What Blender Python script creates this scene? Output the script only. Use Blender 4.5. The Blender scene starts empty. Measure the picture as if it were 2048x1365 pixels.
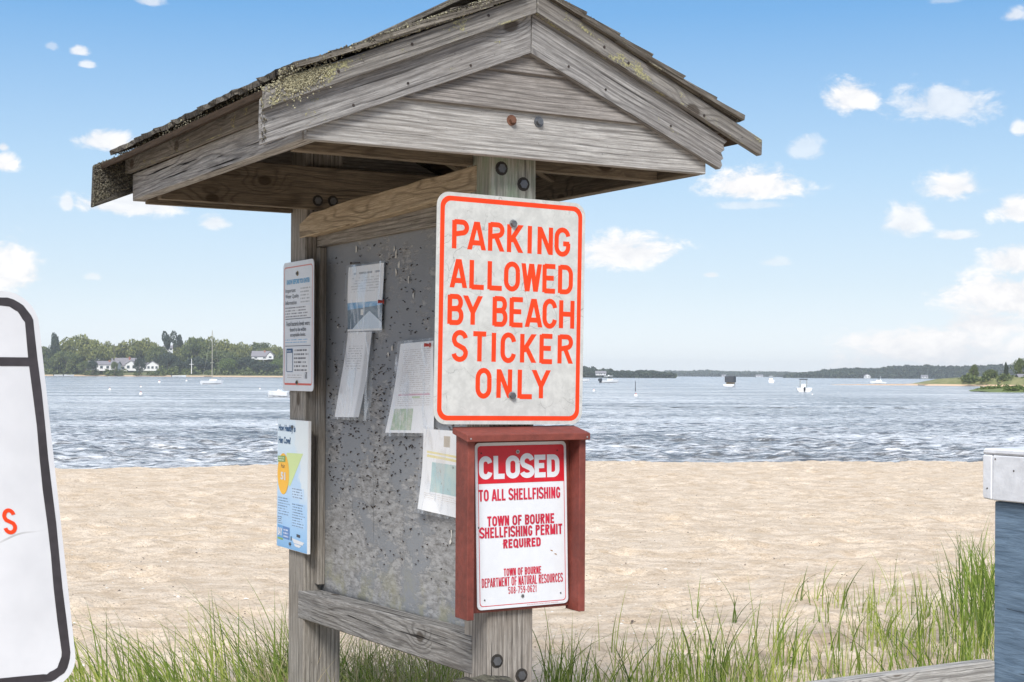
import bpy, bmesh, math, random
import numpy as np
from mathutils import Vector, Matrix
random.seed(7); RNG = np.random.RandomState(11)
sc = bpy.context.scene
# ---------------------------------------------------------------- camera
FPX = 2950.4; EYE = 2.0; ROLL = 0.006
cam_d = bpy.data.cameras.new("camera"); cam = bpy.data.objects.new("camera", cam_d)
sc.collection.objects.link(cam); sc.camera = cam
cam.location = (0, 0, EYE)
cam.matrix_world = Matrix.Translation((0, 0, EYE)) @ Matrix.Rotation(math.radians(90), 4, 'X') @ Matrix.Rotation(ROLL, 4, 'Z')
cam_d.sensor_width = 36; cam_d.lens = 36*FPX/2048
cam_d.shift_y = 65.8/2048; cam_d.clip_start = .05; cam_d.clip_end = 30000
# ---------------------------------------------------------------- light
SUN_EL = math.radians(43); SUN_AZ = math.radians(-172)        # azimuth from +Y towards +X
sdir = Vector((math.sin(SUN_AZ)*math.cos(SUN_EL), math.cos(SUN_AZ)*math.cos(SUN_EL), math.sin(SUN_EL)))
sun_d = bpy.data.lights.new("sun", 'SUN'); sun_d.energy = 3.15; sun_d.angle = math.radians(22); sun_d.color = (1, .965, .91)
sun = bpy.data.objects.new("sun", sun_d); sc.collection.objects.link(sun)
sun.rotation_euler = sdir.to_track_quat('Z', 'Y').to_euler()
sc.view_settings.view_transform = 'Standard'; sc.view_settings.look = 'None'
sc.view_settings.gamma = 1; EXPO = .62; sc.view_settings.exposure = EXPO; sc.view_settings.use_curve_mapping = False

def horizon(x): return 748.32 + ROLL*(x-1024)
class NT:
    """small helper to write node trees"""
    def __init__(s, tree): s.t = tree; s.n = tree.nodes; s.l = tree.links
    def new(s, typ, **kw):
        n = s.n.new(typ)
        for k, v in kw.items(): setattr(n, k, v)
        return n
    def link(s, a, b): s.l.new(a, b)
    def put(s, sock, v):
        if isinstance(v, bpy.types.NodeSocket): s.l.new(v, sock)
        elif v is not None: sock.default_value = v
    def math(s, op, a, b=None, c=None, clamp=False):
        n = s.new('ShaderNodeMath', operation=op, use_clamp=clamp)
        s.put(n.inputs[0], a)
        if b is not None: s.put(n.inputs[1], b)
        if c is not None: s.put(n.inputs[2], c)
        return n.outputs[0]
    def vmath(s, op, a, b=None):
        n = s.new('ShaderNodeVectorMath', operation=op)
        s.put(n.inputs[0], a)
        if b is not None: s.put(n.inputs[1], b)
        return n.outputs['Value'] if op in ('LENGTH', 'DOT_PRODUCT', 'DISTANCE') else n.outputs[0]
    def mix(s, f, a, b, blend='MIX'):
        n = s.new('ShaderNodeMix', data_type='RGBA', blend_type=blend)
        s.put(n.inputs[0], f); s.put(n.inputs[6], col(a)); s.put(n.inputs[7], col(b))
        return n.outputs[2]
    def ramp(s, f, stops):
        n = s.new('ShaderNodeValToRGB'); s.put(n.inputs[0], f)
        e = n.color_ramp.elements
        while len(e) < len(stops): e.new(.5)
        for i, (p, c) in enumerate(stops): e[i].position = p; e[i].color = col(c)
        return n.outputs[0]
    def step(s, x, a, b):
        n = s.new('ShaderNodeMapRange', interpolation_type='SMOOTHSTEP')
        s.put(n.inputs[0], x); s.put(n.inputs[1], a); s.put(n.inputs[2], b)
        return n.outputs[0]
    def noise(s, vec, scale=5, detail=4, rough=.55, dist=0.0, dim='3D'):
        n = s.new('ShaderNodeTexNoise', noise_dimensions=dim)
        s.put(n.inputs['Vector'], vec); n.inputs['Scale'].default_value = scale
        n.inputs['Detail'].default_value = detail; n.inputs['Roughness'].default_value = rough
        n.inputs['Distortion'].default_value = dist
        return n.outputs[0]
    def scale(s, vec, k):
        n = s.new('ShaderNodeMapping'); s.put(n.inputs[0], vec); n.inputs['Scale'].default_value = k
        return n.outputs[0]
def col(c):
    if isinstance(c, (tuple, list)):
        return tuple(c) + (1,) if len(c) == 3 else tuple(c)
    return c
def srgb(r, g, b):
    f = lambda v: (v/255/12.92) if v/255 <= .04045 else ((v/255+.055)/1.055)**2.4
    return (f(r), f(g), f(b))

# ---------------------------------------------------------------- sky
world = bpy.data.worlds.new("World"); sc.world = world; world.use_nodes = True
w = NT(world.node_tree); w.n.clear()
sky = w.new('ShaderNodeTexSky', sky_type='NISHITA'); sky.sun_disc = False
sky.sun_elevation = SUN_EL; sky.sun_rotation = SUN_AZ
sky.air_density = 1.0; sky.dust_density = .6; sky.ozone_density = 1.6; sky.altitude = 0
tc = w.new('ShaderNodeTexCoord'); sep = w.new('ShaderNodeSeparateXYZ'); w.link(tc.outputs['Generated'], sep.inputs[0])
az = w.math('ARCTAN2', sep.outputs[0], sep.outputs[1]); el = w.math('ARCSINE', sep.outputs[2])
# light haze towards the horizon, the same for every azimuth
SKY_STR = .12; SK = 1/SKY_STR/2**.62
hz = w.ramp(w.math('MULTIPLY', el, 1/.6, clamp=True),
            [(0, tuple(1.12*q for q in srgb(240, 246, 252))), (.10, srgb(216, 234, 250)), (.22, srgb(184, 217, 246)), (.40, srgb(116, 176, 232)), (.62, srgb(86, 150, 218)), (1, srgb(80, 138, 205))])
hz = w.mix(1.0, hz, (SK,)*3, 'MULTIPLY')
base = w.mix(.88, sky.outputs[0], hz)
cv = w.new('ShaderNodeCombineXYZ'); w.put(cv.inputs[0], az); w.put(cv.inputs[1], w.math('MULTIPLY', el, 1.7))
nz = w.noise(cv.outputs[0], 38, 8, .66, .35); nzl = w.noise(cv.outputs[0], 9, 3, .5)
nd = w.math('ADD', w.math('MULTIPLY', w.math('SUBTRACT', nz, .5), 2.6), w.math('MULTIPLY', w.math('SUBTRACT', nzl, .5), 1.2))
CL = [(268, 8, 90, 40, .75), (292, 40, 50, 20, .6), (180, 0, 60, 20, .5), (0, 14, 70, 54, 1), (156, 138, 34, 17, .8), (171, 163, 30, 13, .7), (212, 306, 100, 36, .9), (255, 424, 170, 38, .85),
      (4, 322, 22, 18, .8), (8, 354, 44, 32, .95), (133, 425, 22, 26, .7), (428, 456, 50, 26, .7), (15, 560, 130, 80, .95), (1260, 508, 200, 66, .95),
      (1496, 384, 190, 56, 1), (1702, 220, 90, 58, .95), (1880, 240, 170, 70, .62), (1612, 312, 60, 44, .45), (1908, 396, 112, 52, .92),
      (1816, 460, 72, 48, .8), (1915, 486, 76, 20, .7), (2034, 442, 90, 52, .95), (2030, 538, 120, 60, .95), (2020, 610, 220, 90, 1), (1960, 655, 170, 60, 1), (1870, 712, 330, 92, 1), (2000, 715, 200, 60, .8),
      (2030, 10, 60, 32, .8), (2024, 82, 46, 24, .7), (1880, 46, 70, 18, .3), (186, 562, 30, 14, .45), (1555, 530, 60, 16, .35),
      (1422, 553, 30, 12, .6), (2036, 290, 30, 22, .8), (100, 132, 24, 16, .35), (1495, 418, 150, 16, .4)]
acc = None
for (x, y, cw, ch, dn) in CL:
    a0 = math.atan((x-1024)/FPX); e0 = (horizon(x)-y)/FPX
    dx = w.math('MULTIPLY', w.math('SUBTRACT', az, a0), FPX/(cw*.60)); dy = w.math('MULTIPLY', w.math('SUBTRACT', el, e0), FPX/(ch*.76))
    dy = w.math('MAXIMUM', dy, w.math('MULTIPLY', dy, -1.7))                 # flatter undersides
    v = w.math('SUBTRACT', 1.0, w.math('SQRT', w.math('ADD', w.math('MULTIPLY', dx, dx), w.math('MULTIPLY', dy, dy))))
    v = w.math('MULTIPLY', w.step(w.math('ADD', v, nd), -.15, .55), dn)
    v = w.math('MULTIPLY', v, 1.0)
    # keep clouds local
    v = w.math('MULTIPLY', v, w.step(w.math('ADD', w.math('MULTIPLY', dx, dx), w.math('MULTIPLY', dy, dy)), 3.2, 1.2))
    acc = v if acc is None else w.math('MAXIMUM', acc, v)
gen = w.noise(tc.outputs['Generated'], 5.5, 7, .6, .2)
gen = w.math('MULTIPLY', w.step(gen, .56, .68), w.step(w.math('ABSOLUTE', az), .42, .6))
added_cloud = w.math('MULTIPLY', w.step(w.noise(tc.outputs['Generated'], 3.2, 7, .58, .2), .40, .58), w.step(el, .27, .42))  # extra cloud added above the view to whiten water reflections and soften light
acc = w.math('MAXIMUM', acc, w.math('MULTIPLY', w.math('MAXIMUM', gen, added_cloud), .88))
cloudcol = w.mix(w.step(nz, .3, .7), tuple(1.0*q for q in srgb(243, 244, 248)), tuple(1.12*q for q in srgb(255, 253, 251)))
cloudcol = w.mix(1.0, cloudcol, (SK,)*3, 'MULTIPLY')
final = w.mix(acc, base, cloudcol)
bg = w.new('ShaderNodeBackground'); w.link(final, bg.inputs[0]); bg.inputs[1].default_value = SKY_STR
out = w.new('ShaderNodeOutputWorld'); w.link(bg.outputs[0], out.inputs[0])

# ================================================================ helpers
COL = sc.collection
TH = .5238; CT, ST = math.cos(TH), math.sin(TH)
GZ = 0.5                                     # sand level at the kiosk
E = EYE-GZ                                   # eye height above it; local z = z_eye + E
KO = Vector((-.0595, 3.9765, GZ))            # kiosk origin: near post, front left corner, on the sand
KM = Matrix.Translation(KO) @ Matrix.Rotation(TH, 4, 'Z')
def tag(o, label=None, cat=None, group=None, kind=None):
    if label: o['label'] = label
    if cat: o['category'] = cat
    if group: o['group'] = group
    if kind: o['kind'] = kind
    return o
class T:
    """a thing: an Empty at its base; its children are given in the frame of M"""
    def __init__(s, name, label, cat, M=None, base=(0, 0, 0), group=None):
        M = KM if M is None else M
        s.o = bpy.data.objects.new(name, None); s.o.empty_display_size = .1; COL.objects.link(s.o)
        s.base = Vector(base); s.o.matrix_world = M @ Matrix.Translation(s.base)
        tag(s.o, label, cat, group)
def mesh_obj(name, verts, faces, mat, parent=None, off=Vector((0, 0, 0)), uvs=None, smooth=False):
    me = bpy.data.meshes.new(name)
    me.from_pydata([tuple(Vector(v)-off) for v in verts], [], faces)
    if uvs is not None:
        ul = me.uv_layers.new(name="UVMap"); ul.data.foreach_set('uv', [c for uv in uvs for c in uv])
    if smooth: me.polygons.foreach_set('use_smooth', [True]*len(me.polygons))
    if mat: me.materials.append(mat)
    o = bpy.data.objects.new(name, me); COL.objects.link(o)
    if isinstance(parent, T): o.parent = parent.o
    elif parent is not None: o.parent = parent
    return o
def offof(t): return t.base if isinstance(t, T) else Vector((0, 0, 0))
def prism(name, poly, thick, mat, t, grain=None, bev=.0022, parent=None, seg=1, jit=0.0):
    """extrude a flat polygon (3D points) by the vector thick; UV follows the grain in metres"""
    poly = [Vector(p) for p in poly]; thick = Vector(thick)
    g = (Vector(grain) if grain is not None else poly[1]-poly[0]).normalized()
    bm = bmesh.new()
    a = [bm.verts.new(p) for p in poly]; b = [bm.verts.new(p+thick) for p in poly]
    n = len(poly)
    bm.faces.new(a); bm.faces.new(list(reversed(b)))
    for i in range(n): bm.faces.new((a[(i+1) % n], a[i], b[i], b[(i+1) % n]))
    bmesh.ops.recalc_face_normals(bm, faces=bm.faces)
    if bev: bmesh.ops.bevel(bm, geom=list(bm.edges), offset=bev, segments=seg, affect='EDGES', clamp_overlap=True)
    ul = bm.loops.layers.uv.new("UVMap"); tn = thick.normalized()
    ox, oy = random.uniform(0, 40), random.uniform(0, 40)
    for f in bm.faces:
        nn = f.normal; end = abs(nn.dot(g)) > .8
        ac = nn.cross(g) if not end else nn.cross(tn if abs(nn.dot(tn)) < .8 else Vector((.6, .0, .8)))
        ac = ac.normalized(); up = g if not end else nn.cross(ac)
        if ac.dot(Vector((.31, .47, .83))) < 0: ac = -ac
        for lp in f.loops:
            p = lp.vert.co
            uu = p.dot(up)*(.4 if end else 1); vv = p.dot(ac)
            lp[ul].uv = (uu+ox, vv+oy)
    off = offof(t)
    for v in bm.verts: v.co -= off
    me = bpy.data.meshes.new(name); bm.to_mesh(me); bm.free(); me.materials.append(mat)
    o = bpy.data.objects.new(name, me); COL.objects.link(o)
    o.parent = parent if parent is not None else (t.o if isinstance(t, T) else t)
    if parent is not None and isinstance(t, T): pass
    return o
def box(name, lo, hi, mat, t, grain=(1, 0, 0), bev=.002, parent=None):
    (x0, y0, z0), (x1, y1, z1) = lo, hi
    return prism(name, [(x0, y0, z0), (x1, y0, z0), (x1, y0, z1), (x0, y0, z1)], (0, y1-y0, 0), mat, t, grain, bev, parent)

def cyl(name, c, axis, r, h, mat, t, n=12, r2=None, parent=None):
    c = Vector(c); ax = Vector(axis).normalized(); q = ax.to_track_quat('Z', 'Y')
    r2 = r if r2 is None else r2; vs = []
    for k, (rr, hh) in enumerate(((r, 0), (r2, h))):
        for i in range(n):
            a = 2*math.pi*i/n; vs.append(c+q @ Vector((rr*math.cos(a), rr*math.sin(a), hh)))
    fs = [tuple(range(n-1, -1, -1)), tuple(range(n, 2*n))]+[(i, (i+1) % n, n+(i+1) % n, n+i) for i in range(n)]
    return mesh_obj(name, vs, fs, mat, parent if parent is not None else t, offof(t))

# ================================================================ materials
def newmat(name):
    m = bpy.data.materials.new(name); m.use_nodes = True
    nt = NT(m.node_tree); p = nt.n['Principled BSDF']
    return m, nt, p
def plain(name, c, rough=.5, metal=0, spec=.5, var=.0, bump=0, bscale=60, chips=None):
    m, t, p = newmat(name); p.inputs['Roughness'].default_value = rough; p.inputs['Metallic'].default_value = metal
    p.inputs['Specular IOR Level'].default_value = spec
    tcn = t.new('ShaderNodeTexCoord'); ob = tcn.outputs['Object']
    if var:
        n = t.noise(ob, 7, 5, .6); n2 = t.noise(ob, bscale, 4, .6)
        f = t.math('ADD', t.math('MULTIPLY', n, .6), t.math('MULTIPLY', n2, .4))
        cc = t.mix(t.step(f, .35, .68), tuple(x*(1-var) for x in c), tuple(min(1, x*(1+var*.6)) for x in c))
        t.link(cc, p.inputs['Base Color'])
    else: p.inputs['Base Color'].default_value = col(c)
    if chips:
        ch_ = t.step(t.math('ADD', t.noise(ob, 14, 6, .7), t.math('MULTIPLY', t.noise(t.scale(ob, (1, 1, .2)), 90, 3, .6), .15)), .745, .76)
        t.link(t.mix(ch_, cc, chips), p.inputs['Base Color'])
    if bump:
        b = t.new('ShaderNodeBump'); b.inputs['Strength'].default_value = bump; b.inputs['Distance'].default_value = .004
        t.link(t.noise(ob, bscale, 5, .6), b.inputs['Height']); t.link(b.outputs[0], p.inputs['Normal'])
    return m
def wood(name, light, dark, ring=26, swirl=1.0, crack=.5, lichen=0.0, lichcol=(.42, .40, .22), stain=.35, bump=.55, knot=.6, green=0.0):
    m, t, p = newmat(name)
    uv = t.new('ShaderNodeUVMap').outputs[0]
    s = t.new('ShaderNodeSeparateXYZ'); t.link(uv, s.inputs[0])
    warp = t.noise(t.scale(uv, (1.5, 9, 1)), 1.0, 2, .45)
    warp2 = t.noise(t.scale(uv, (3, 3, 1)), 1, 2, .5)
    vor = t.new('ShaderNodeTexVoronoi', voronoi_dimensions='2D'); t.link(t.scale(uv, (4.2, 6.5, 1)), vor.inputs[0]); vor.inputs['Scale'].default_value = 1
    kd = vor.outputs['Distance']; kd = t.math('MULTIPLY', kd, 1.0)
    kr = t.new('ShaderNodeSeparateColor'); t.link(vor.outputs['Color'], kr.inputs[0])
    konf = t.math('GREATER_THAN', kr.outputs[0], 1-.55*knot)
    kn = t.math('MULTIPLY', t.step(kd, .45, .05), konf)                       # bulge of the grain round a knot
    ph = t.math('ADD', t.math('MULTIPLY', s.outputs[1], ring), t.math('MULTIPLY', warp, 5.0*swirl))
    ph = t.math('ADD', ph, t.math('MULTIPLY', kn, 2.0))
    ph = t.math('ADD', ph, t.math('MULTIPLY', warp2, .8))
    rg = t.math('SINE', t.math('MULTIPLY', ph, 6.283))
    rg = t.math('POWER', t.math('ADD', t.math('MULTIPLY', rg, .5), .5), 3.5)
    rg = t.math('MULTIPLY', rg, t.step(t.noise(t.scale(uv, (2.5, 14, 1)), 1, 3, .6), .25, .6))
    fib = t.noise(t.scale(uv, (4, 120, 1)), 1, 6, .75)
    fib2 = t.noise(t.scale(uv, (11, 230, 1)), 1, 5, .75)
    big = t.noise(t.scale(uv, (2.2, 7, 1)), 1, 4, .6)
    ck = t.step(t.math('ADD', t.noise(t.scale(uv, (1.6, 95, 1)), 1, 3, .55, .1), t.math('MULTIPLY', big, .12)), .685, .712)
    ck = t.math('MULTIPLY', ck, crack)
    f = t.math('ADD', t.math('MULTIPLY', fib, .45), t.math('MULTIPLY', fib2, .55))
    f = t.step(f, .40, .60)
    c = t.mix(f, dark, light)
    c = t.mix(t.math('MULTIPLY', t.step(t.noise(uv, 46, 5, .7), .5, .72), .35), c, dark)
    c = t.mix(t.math('MULTIPLY', rg, .62), c, tuple(x*.40 for x in dark))
    c = t.mix(t.math('MULTIPLY', t.step(big, .42, .72), stain), c, (dark[0]*.78, dark[1]*.70, dark[2]*.62))
    kcore = t.math('MULTIPLY', t.step(t.math('ADD', kd, t.math('MULTIPLY', fib2, .05)), .15, .10), konf)
    c = t.mix(t.math('MULTIPLY', kcore, .8), c, (dark[0]*.35, dark[1]*.28, dark[2]*.22))
    c = t.mix(ck, c, (.012, .010, .009))
    spots = t.step(t.noise(t.scale(uv, (60, 90, 1)), 1, 3, .6), .69, .75)
    c = t.mix(t.math('MULTIPLY', spots, .7), c, tuple(x*.25 for x in dark))
    if green: c = t.mix(t.math('MULTIPLY', t.step(t.noise(t.scale(uv, (5, 18, 1)), 1, 5, .65), .42, .68), green), c, (.22, .29, .20))
    h = t.math('ADD', t.math('MULTIPLY', f, .5), t.math('MULTIPLY', rg, -.35)); h = t.math('SUBTRACT', h, t.math('MULTIPLY', ck, 2.2))
    h = t.math('SUBTRACT', h, t.math('MULTIPLY', kcore, .8))
    if lichen:
        ln = t.noise(t.scale(uv, (9, 16, 1)), 1, 6, .68); lf = t.noise(t.scale(uv, (160, 160, 1)), 1, 4, .7)
        lm = t.math('MULTIPLY', t.step(t.math('ADD', ln, t.math('MULTIPLY', t.math('SUBTRACT', lf, .5), .35)), .66-.22*lichen, .72-.22*lichen), .92)
        c = t.mix(lm, c, t.mix(t.step(lf, .35, .65), tuple(x*.55 for x in lichcol), lichcol))
        dk = t.step(t.noise(t.scale(uv, (20, 28, 1)), 1, 5, .7), .72-.18*lichen, .78-.18*lichen)
        c = t.mix(t.math('MULTIPLY', dk, .8), c, (.03, .027, .024))
        h = t.math('ADD', h, t.math('MULTIPLY', lm, t.math('MULTIPLY', lf, 2.5)))
    t.link(c, p.inputs['Base Color']); p.inputs['Roughness'].default_value = .85; p.inputs['Specular IOR Level'].default_value = .25
    b = t.new('ShaderNodeBump'); b.inputs['Strength'].default_value = bump; b.inputs['Distance'].default_value = .004
    t.link(h, b.inputs['Height']); t.link(b.outputs[0], p.inputs['Normal'])
    return m
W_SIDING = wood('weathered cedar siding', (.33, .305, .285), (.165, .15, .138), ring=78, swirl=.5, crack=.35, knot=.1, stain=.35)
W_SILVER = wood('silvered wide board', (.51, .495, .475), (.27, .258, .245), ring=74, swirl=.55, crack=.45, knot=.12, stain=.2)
W_FASCIA = wood('weathered rake board', (.38, .37, .36), (.18, .172, .168), ring=62, swirl=.7, crack=.6, knot=.7, stain=.3, lichen=.12)
W_TRIM = wood('weathered rake trim with lichen', (.31, .295, .275), (.15, .142, .133), ring=62, swirl=.6, crack=.5, knot=.7, stain=.4, lichen=.42)
W_ROT = wood('black rotten lichen wood', (.15, .14, .12), (.05, .045, .04), ring=36, swirl=.6, crack=.9, knot=.3, stain=.5, lichen=.9, lichcol=(.24, .23, .17), bump=1)
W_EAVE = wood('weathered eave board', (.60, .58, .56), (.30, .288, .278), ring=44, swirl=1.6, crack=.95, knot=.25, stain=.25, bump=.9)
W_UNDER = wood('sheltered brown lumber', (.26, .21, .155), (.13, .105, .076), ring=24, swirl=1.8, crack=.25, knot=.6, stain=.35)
W_BEAM = wood('tan pine beam', (.54, .44, .315), (.33, .26, .175), ring=20, swirl=2.6, crack=.15, knot=.35, stain=.2)
W_POST = wood('grey brown post', (.39, .36, .325), (.20, .178, .155), ring=66, swirl=.25, crack=.8, knot=.12, stain=.4)
W_POSTG = wood('post top with green algae', (.44, .43, .38), (.22, .215, .18), ring=42, swirl=.2, crack=.9, knot=.1, stain=.3, green=.75)
W_FAR = wood('weathered far post', (.38, .355, .32), (.19, .172, .15), ring=66, swirl=.25, crack=.6, knot=.12, stain=.35)
W_RAIL = wood('weathered grey rail', (.38, .37, .355), (.17, .162, .155), ring=40, swirl=1.1, crack=.9, knot=.6, stain=.35, bump=.9)
W_PALE = wood('pale weathered rail', (.58, .565, .54), (.34, .325, .305), ring=34, swirl=.6, crack=.9, knot=.3, stain=.2, bump=.9)
W_SHING = wood('old cedar shingle', (.27, .245, .21), (.10, .088, .073), ring=60, swirl=.3, crack=.9, knot=0, stain=.5, lichen=.38, lichcol=(.45, .42, .30), bump=1)
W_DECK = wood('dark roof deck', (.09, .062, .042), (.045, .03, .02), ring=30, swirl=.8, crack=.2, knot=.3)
M_BOLT = plain('galvanised bolt', (.15, .155, .165), .5, .6, var=.35, bump=.2)
M_RUST = plain('rusted bolt', (.17, .08, .05), .7, .3, var=.5, bump=.4)
M_HOLE = plain('painted hole shade', (.03, .026, .022), .9)
M_WASH = plain('washer steel', (.42, .42, .42), .4, .7, var=.3)
M_STAPLE = plain('rusty staple', (.045, .032, .026), .6, .2, var=.4)
M_RED = plain('dark red painted wood', (.18, .040, .028), .65, var=.32, bump=.6, bscale=45, chips=(.12, .05, .04))
M_SIGNBACK = plain('aluminium sign back', (.45, .46, .47), .4, .6, var=.1)
M_WHITE = plain('white sign enamel', (.66, .685, .725), .3, var=.04)
M_CRED = plain('closed sign red', (.56, .006, .02), .4, var=.12)
M_CRED2 = plain('closed sign red lettering', (.50, .015, .045), .45, var=.2)
M_ORANGE = plain('orange red sign paint', (.74, .050, .008), .5, var=.10, bscale=40, spec=.3)
M_BLK = plain('black sign paint', (.035, .03, .036), .5, var=.35)
M_PINK = plain('faded red line', (.62, .25, .22), .5)
M_INK = plain('dark printed ink', (.05, .06, .08), .6)
M_BLUEINK = plain('light blue print', (.17, .42, .66), .6)
M_NAVY = plain('navy print', (.03, .10, .22), .6)
M_YEL = plain('amber print', (.88, .48, .05), .55)
M_GRN = plain('green print', (.24, .38, .12), .6)
M_LGRN = plain('pale green print', (.60, .72, .34), .6)
M_TAG = plain('mid blue print', (.10, .22, .48), .6)
M_CAP = plain('white painted wood cap', (.66, .68, .73), .5, var=.12, bump=.6, bscale=28, chips=(.36, .29, .21))

def sign_white_crackle():
    m, t, p = newmat('crazed reflective white sheeting')
    tcn = t.new('ShaderNodeTexCoord').outputs['Object']
    d = t.vmath('ADD', tcn, t.vmath('MULTIPLY', t.new('ShaderNodeTexNoise').outputs['Color'], (.0, .0, .0)))
    nn = t.new('ShaderNodeTexNoise'); t.link(tcn, nn.inputs[0]); nn.inputs['Scale'].default_value = 16; nn.inputs['Detail'].default_value = 4
    dv = t.vmath('ADD', tcn, t.vmath('MULTIPLY', nn.outputs['Color'], (.05, .05, .05)))
    acc = None
    for sc_, wd, k in ((11, .010, .75), (34, .018, .35)):
        v = t.new('ShaderNodeTexVoronoi', feature='DISTANCE_TO_EDGE'); t.link(dv, v.inputs['Vector']); v.inputs['Scale'].default_value = sc_
        e = t.math('MULTIPLY', t.step(v.outputs['Distance'], wd, wd*.25), k)
        e = t.math('MULTIPLY', e, t.step(t.noise(tcn, 9, 3, .6), .44, .62))
        acc = e if acc is None else t.math('MAXIMUM', acc, e)
    blot = t.noise(tcn, 30, 5, .65)
    c = t.mix(t.step(blot, .35, .7), (.46, .465, .45), (.56, .565, .545))
    c = t.mix(acc, c, (.20, .20, .19))
    t.link(c, p.inputs['Base Color']); p.inputs['Roughness'].default_value = .42
    b = t.new('ShaderNodeBump'); b.inputs['Strength'].default_value = .25; b.inputs['Distance'].default_value = .001
    t.link(t.math('SUBTRACT', t.math('MULTIPLY', blot, .3), acc), b.inputs['Height']); t.link(b.outputs[0], p.inputs['Normal'])
    return m
M_CRACKLE = sign_white_crackle()
def mat_bigsign():
    m, t, p = newmat('scuffed white sign board'); o = t.new('ShaderNodeTexCoord').outputs['Object']
    n = t.noise(o, 3, 5, .6); c = t.mix(t.step(n, .3, .7), (.52, .53, .56), (.64, .65, .68))
    nn = t.new('ShaderNodeTexNoise'); t.link(o, nn.inputs[0]); nn.inputs['Scale'].default_value = 3
    v = t.new('ShaderNodeTexVoronoi', feature='DISTANCE_TO_EDGE'); t.link(t.vmath('ADD', o, t.vmath('MULTIPLY', nn.outputs['Color'], (.3, .3, .3))), v.inputs[0]); v.inputs['Scale'].default_value = 2.3
    e = t.math('MULTIPLY', t.step(v.outputs['Distance'], .006, .002), t.step(t.noise(o, 5, 2, .5), .5, .62))
    c = t.mix(t.math('MULTIPLY', e, .6), c, (.2, .19, .18))
    t.link(c, p.inputs['Base Color']); p.inputs['Roughness'].default_value = .4
    return m
M_BIG = mat_bigsign()
def mat_bluewood():
    m, t, p = newmat('blue stained rough sawn wood'); o = t.new('ShaderNodeTexCoord').outputs['Object']
    n = t.noise(t.scale(o, (6, 6, 55)), 1, 5, .65, .4); n2 = t.noise(t.scale(o, (4, 4, 10)), 1, 4, .6)
    c = t.mix(t.step(n, .3, .7), (.075, .12, .18), (.155, .23, .325)); c = t.mix(t.math('MULTIPLY', t.step(n2, .5, .75), .4), c, (.14, .21, .30))
    ck = t.step(t.noise(t.scale(o, (5, 5, 70)), 1, 3, .6, .6), .66, .72)
    c = t.mix(t.math('MULTIPLY', ck, .8), c, (.02, .035, .06))
    t.link(c, p.inputs['Base Color']); p.inputs['Roughness'].default_value = .65
    b = t.new('ShaderNodeBump'); b.inputs['Strength'].default_value = .9; b.inputs['Distance'].default_value = .005
    t.link(t.math('SUBTRACT', n, ck), b.inputs['Height']); t.link(b.outputs[0], p.inputs['Normal'])
    return m
M_BLUE = mat_bluewood()
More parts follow.
